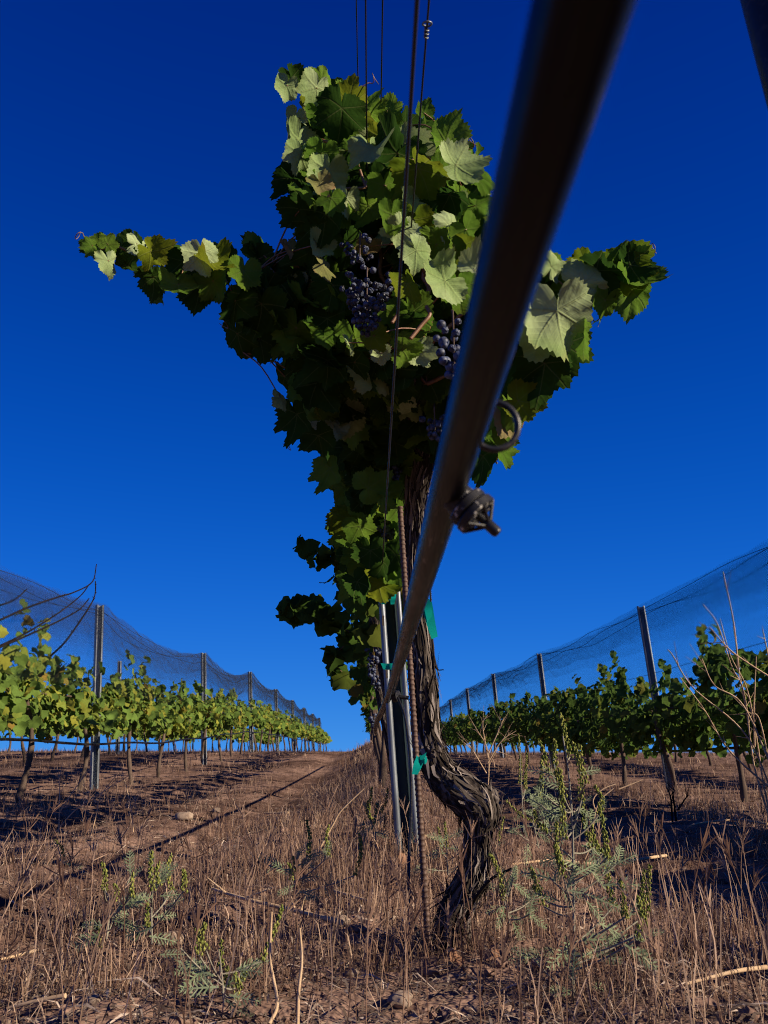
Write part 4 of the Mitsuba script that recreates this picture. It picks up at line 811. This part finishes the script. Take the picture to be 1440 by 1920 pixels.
stalks('dead_weed', 'pale dry branching weed on the path in front of the nearest left post', 'dead weed', [[(105, 1560, 4.3), (140, 1520, 4.3), (185, 1490, 4.3), (240, 1455, 4.3)], [(110, 1560, 4.3), (112, 1500, 4.3), (110, 1445, 4.3)], [(110, 1525, 4.3), (140, 1480, 4.3), (172, 1436, 4.3)], [(165, 1590, 4.2), (180, 1530, 4.2), (190, 1490, 4.2), (230, 1440, 4.2)],
    [(250, 1560, 4.4), (245, 1510, 4.4), (222, 1420, 4.4)], [(240, 1530, 4.4), (256, 1500, 4.4), (268, 1480, 4.4)], [(180, 1505, 4.3), (155, 1470, 4.3)]], 'm_drycane', .0034, 2)
stalks('dead_weed', 'dead twiggy weed standing before the nearest right post', 'dead weed', [[(1262, 1560, 4.5), (1258, 1500, 4.5), (1250, 1475, 4.5)], [(1268, 1540, 4.5), (1262, 1490, 4.5), (1264, 1470, 4.5)], [(1270, 1520, 4.5), (1290, 1490, 4.5)]], 'm_deadcane_backlit', .006, 3)
stalks('dead_weed', 'dry twiggy weed right of the trunk in front of the far right vines', 'dead weed', [[(915, 1490, 4.2), (915, 1410, 4.2), (895, 1370, 4.2), (880, 1345, 4.2)], [(915, 1430, 4.2), (940, 1390, 4.2), (968, 1370, 4.2)], [(915, 1420, 4.2), (905, 1360, 4.2), (915, 1340, 4.2)], [(912, 1450, 4.2), (888, 1410, 4.2), (870, 1385, 4.2)], [(916, 1412, 4.2), (935, 1370, 4.2), (945, 1345, 4.2)]], 'm_drycane', .0035, 7)
for pts, lab in [([(505, 1920, 1.36), (520, 1880, 1.38), (507, 1800, 1.4), (509, 1710, 1.4)], 'pale bleached stalk standing at the bottom left of centre'), ([(558, 1925, 1.36), (560, 1860, 1.37), (566, 1800, 1.38), (562, 1740, 1.38)], 'pale bleached stalk, right one of the pair at the bottom'),
                 ([(1120, 1530, 2.9), (1112, 1500, 2.9), (1130, 1480, 2.9), (1155, 1470, 2.9)], 'reddish bent dry stalk behind the tall green weed'), ([(1080, 1640, 2.5), (1105, 1590, 2.5), (1120, 1510, 2.5), (1150, 1478, 2.5)], 'pinkish curved cane rising behind the tall green weed'), ([(1160, 1480, 3.5), (1185, 1470, 3.5), (1205, 1462, 3.5)], 'pale bent straw near the right row foot'), ([(600, 1590, 2.5), (625, 1545, 2.5), (640, 1520, 2.5), (683, 1478, 2.5)], 'thin pale straw leaning right beside the left of the post')]:
    k = thing('dry_stalk', lab, 'stalk'); q = spline([at(*p) for p in pts], 20); part(k, 'stem', MB().tube(q, np.linspace(.003, .0018, 20), 6), 'm_drycane')

# ------------------------------------------------------------------ green weeds with seed spikes
def feather(seed):
    r = np.random.default_rng(seed); b = MB(); n = 7; t = np.linspace(0, 1, 8)
    z = -.25 * t ** 2; c = np.stack([0 * t, t, z], 1); b.ribbon(c, .05 * (1 - .6 * t) + .015, [1, 0, 0], (r.random(), r.random()))
    for i in range(1, 8):
        for s in (-1, 1):
            L = .34 * math.sin(math.pi * (0.18 + .72 * t[i])) * r.uniform(.7, 1.2); d = nrm([s, .9, r.uniform(-.3, .3)])
            q = [c[i], c[i] + d * L * .5, c[i] + d * L]; b.ribbon(q, [.022, .048, .004], nrm(np.cross(d, [0, 0, 1])), (r.random(), r.random()))
            for s2 in (-1, 1):
                d2 = nrm(np.array(d) + np.array([0, s2 * .7, 0.0])); b.ribbon([q[1], q[1] + d2 * L * .3], [.028, .003], nrm(np.cross(d2, [0, 0, 1])), (r.random(), r.random()))
    return b
FEATHER = [feather(s).ply('m_weed_leaf', smooth=False) for s in range(4)]
octv = np.array([[1, 0, 0], [-1, 0, 0], [0, 1, 0], [0, -1, 0], [0, 0, 1], [0, 0, -1.0]]); octf = np.array([[0, 2, 4], [2, 1, 4], [1, 3, 4], [3, 0, 4], [2, 0, 5], [1, 2, 5], [3, 1, 5], [0, 3, 5]])
def spike(p0, p1, r):
    b = MB(); q = spline([p0, (p0 + p1) / 2 + rng.normal(0, .006, 3), p1], 12); b.tube(q, .0009, 4, uv=(.1, .2)); L = np.linalg.norm(p1 - p0); n = int(L / .0021)
    for i in range(n):
        t = i / n; c = q[int(t * 11)] + (q[min(11, int(t * 11) + 1)] - q[int(t * 11)]) * ((t * 11) % 1); a = i * 2.4; w = r * (1.1 - .65 * t)
        c = c + np.array([math.cos(a) * w, math.sin(a) * w, R(-.002, .002)]); b.add(octv * R(.0018, .0032) * [1, 1, 1.3] + c, octf, (R(), R()))
    return b
def weed(lab, stem, branches, leaves, Y, r=.0032, extra=0):
    """stem and branches in picture points at distance Y; a branch ends in a seed spike"""
    k = thing('green_weed', lab, 'weed'); q = spline([at(*p, Y) for p in stem], 24); part(k, 'stem', MB().tube(q, np.linspace(r, r * .4, 24), 7), 'm_weed_stem')
    for _k in range(extra):
        i = int(R(1, 19)); c = q[i]; d = nrm(RIGHT * rng.normal(0, 1) + np.array([0, rng.normal(0, .6), R(.2, 1.0)])); L = R(.05, .13) * (1.2 - i / 24)
        e = c + d * L; part(k, 'branch', MB().tube(spline([c, c + d * L * .5 - [0, 0, .004], e], 8), [.0014] * 8, 5), 'm_weed_stem')
        if R() < .45: part(k, 'seed_spike', spike(e, e + nrm([rng.normal(0, .2), rng.normal(0, .2), 1]) * R(.04, .09), .0042), 'm_weed_bud', smooth=False)
        for _j in range(3):
            g = c + d * L * R(.3, 1); part(k, 'leaf', FEATHER[int(rng.integers(0, 4))], 'm_weed_leaf', T(frame(g, d + rng.normal(0, .6, 3), nrm(-FWD + UP * .7 + rng.normal(0, .4, 3)), R(.025, .05))))
    for (a, m, e) in branches:
        dy = R(-.08, .08); A, M_, E = at(*a, Y), at(*m, Y + dy), at(*e, Y + dy * 1.5)
        part(k, 'branch', MB().tube(spline([A, (A + M_) / 2 - [0, 0, .004], M_], 10), [.0016] * 10, 5), 'm_weed_stem'); part(k, 'seed_spike', spike(M_, E, .0050), 'm_weed_bud', smooth=False)
    for (px, py, size, ang) in leaves:
        a = math.radians(ang); c = at(px, py, Y + R(-.06, .06)); td = RIGHT * math.sin(a) + UP * math.cos(a)
        part(k, 'leaf', FEATHER[int(rng.integers(0, 4))], 'm_weed_leaf', T(frame(c, td + FWD * R(-.4, .4), nrm(-FWD + UP * .7 + rng.normal(0, .35, 3)), size)))
lv = lambda pts, s: [(x, y, s * R(.7, 1.2), a) for x, y, a in pts]
weed('tall grey green weed with yellow green seed spikes in the right foreground', [(1078, 1925), (1075, 1820), (1076, 1740), (1075, 1640), (1073, 1540), (1065, 1440), (1055, 1380)],
     [((1062, 1420), (1068, 1420), (1050, 1335)), ((1070, 1520), (1056, 1490), (1040, 1385)), ((1072, 1560), (1056, 1570), (1050, 1440)), ((1072, 1560), (1090, 1500), (1075, 1390)), ((1075, 1600), (1112, 1590), (1092, 1500)), ((1074, 1610), (1026, 1560), (1000, 1520)), ((1074, 1630), (1055, 1625), (1040, 1580)),
      ((1076, 1700), (1024, 1690), (996, 1625)), ((1078, 1720), (1020, 1700), (1000, 1660)), ((1076, 1770), (1150, 1700), (1138, 1595)), ((1076, 1770), (1172, 1720), (1163, 1640)), ((1080, 1800), (1205, 1720), (1208, 1630)), ((1078, 1810), (1210, 1740), (1218, 1620)), ((1078, 1820), (1196, 1760), (1195, 1680)), ((1074, 1500), (1098, 1470), (1086, 1395)), ((1076, 1660), (1130, 1600), (1110, 1545))],
     lv([(1070, 1545, 250), (1062, 1540, 200), (1110, 1680, 110), (1100, 1690, 150), (1072, 1765, 230), (1060, 1755, 160), (1085, 1760, 100), (1110, 1775, 120), (1050, 1780, 260), (1090, 1585, 110), (1110, 1590, 170), (1060, 1600, 250), (1170, 1770, 120), (1195, 1775, 150), (1200, 1755, 90), (1100, 1840, 160), (1105, 1850, 110), (1050, 1690, 290), (1130, 1660, 60), (1080, 1640, 60), (1040, 1650, 300), (1180, 1720, 20), (1065, 1480, 290), (1085, 1450, 60), (1050, 1860, 250), (1120, 1730, 140)], .052), 1.50, extra=14)
weed('small grey green weed with one seed spike beside the trunk at right', [(955, 1730), (950, 1700), (946, 1660)], [((947, 1680), (944, 1682), (918, 1600)), ((950, 1700), (946, 1690), (930, 1640))], lv([(950, 1700, 250), (945, 1705, 210), (955, 1715, 120), (962, 1730, 160)], .045), 1.75, .002, extra=4)
weed('weed with two green seed spikes standing behind the trunk at right', [(982, 1560), (978, 1480), (974, 1400)], [((977, 1470), (975, 1470), (972, 1375)), ((979, 1500), (985, 1480), (988, 1410))], lv([(978, 1530, 250), (980, 1520, 110), (978, 1490, 60)], .04), 2.6, .0025)
weed('sparse low green weed with short spikes right of the trunk, further back', [(1010, 1590), (1000, 1540), (998, 1500)], [((1002, 1550), (998, 1540), (948, 1500)), ((1002, 1560), (1005, 1545), (1000, 1500))], lv([(1000, 1550, 250), (1005, 1560, 110), (990, 1580, 200)], .05), 2.4, .0022, extra=5)
weed('green weed with upright spikes at lower left', [(285, 1770), (284, 1700), (286, 1640)], [((285, 1700), (286, 1670), (284, 1595)), ((285, 1720), (322, 1670), (322, 1600)), ((286, 1740), (345, 1670), (344, 1630)), ((285, 1750), (280, 1740), (278, 1690))], lv([(285, 1740, 250), (280, 1755, 110), (310, 1700, 60), (260, 1740, 280), (290, 1720, 60), (300, 1680, 90), (270, 1690, 270)], .05), 1.72, .0022, extra=2)
weed('grey green weed with a leaning spike, leftmost of the lower left weeds', [(200, 1760), (205, 1700), (195, 1660)], [((200, 1690), (195, 1670), (192, 1615)), ((202, 1710), (212, 1690), (213, 1655)), ((200, 1740), (186, 1780), (183, 1730))], lv([(200, 1720, 60), (195, 1735, 280), (210, 1725, 110), (190, 1750, 250), (222, 1700, 70)], .055), 1.68, .0022, extra=2)
weed('bushy green weed with crowded spikes at the bottom left', [(420, 1880), (415, 1820), (410, 1780)], [((415, 1830), (412, 1810), (414, 1760)), ((416, 1850), (432, 1850), (428, 1810)), ((416, 1850), (448, 1850), (450, 1815)), ((415, 1840), (372, 1790), (368, 1740)), ((415, 1840), (385, 1780), (386, 1730)), ((416, 1860), (440, 1870), (438, 1826))], lv([(420, 1850, 60), (410, 1850, 280), (430, 1865, 100), (400, 1830, 290), (425, 1875, 130), (380, 1800, 250), (300, 1790, 90), (330, 1800, 120)], .045), 1.46, .0022, extra=2)
weed('low weed sprig with small spikes on the path at left', [(120, 1620), (112, 1600), (105, 1575)], [((112, 1610), (118, 1612), (104, 1575))], lv([(125, 1620, 100), (118, 1618, 60)], .04), 2.3, .0018)
weed('leafy grey weed low in the grass right of the feeder tube', [(840, 1640), (838, 1600), (836, 1560)], [((838, 1600), (838, 1590), (834, 1540)), ((838, 1610), (826, 1590), (822, 1550))], lv([(838, 1600, 250), (840, 1590, 100), (834, 1575, 290), (842, 1570, 70)], .05), 2.3, .0022, extra=5)
weed('grey leafy weed in the grass left of the steel post foot', [(705, 1600), (704, 1560), (702, 1510)], [((704, 1560), (703, 1545), (690, 1500)), ((704, 1570), (700, 1560), (708, 1505))], lv([(704, 1570, 250), (702, 1560, 100), (700, 1545, 290), (706, 1540, 60)], .055), 2.7, .0022, extra=5)
weed('small grey weed by the left of centre dry grass', [(555, 1680), (552, 1640), (550, 1610)], [((552, 1650), (552, 1640), (548, 1605)), ((553, 1660), (545, 1650), (540, 1620))], lv([(552, 1660, 250), (555, 1650, 80), (548, 1640, 290), (560, 1670, 120)], .05), 2.0, .002, extra=5)
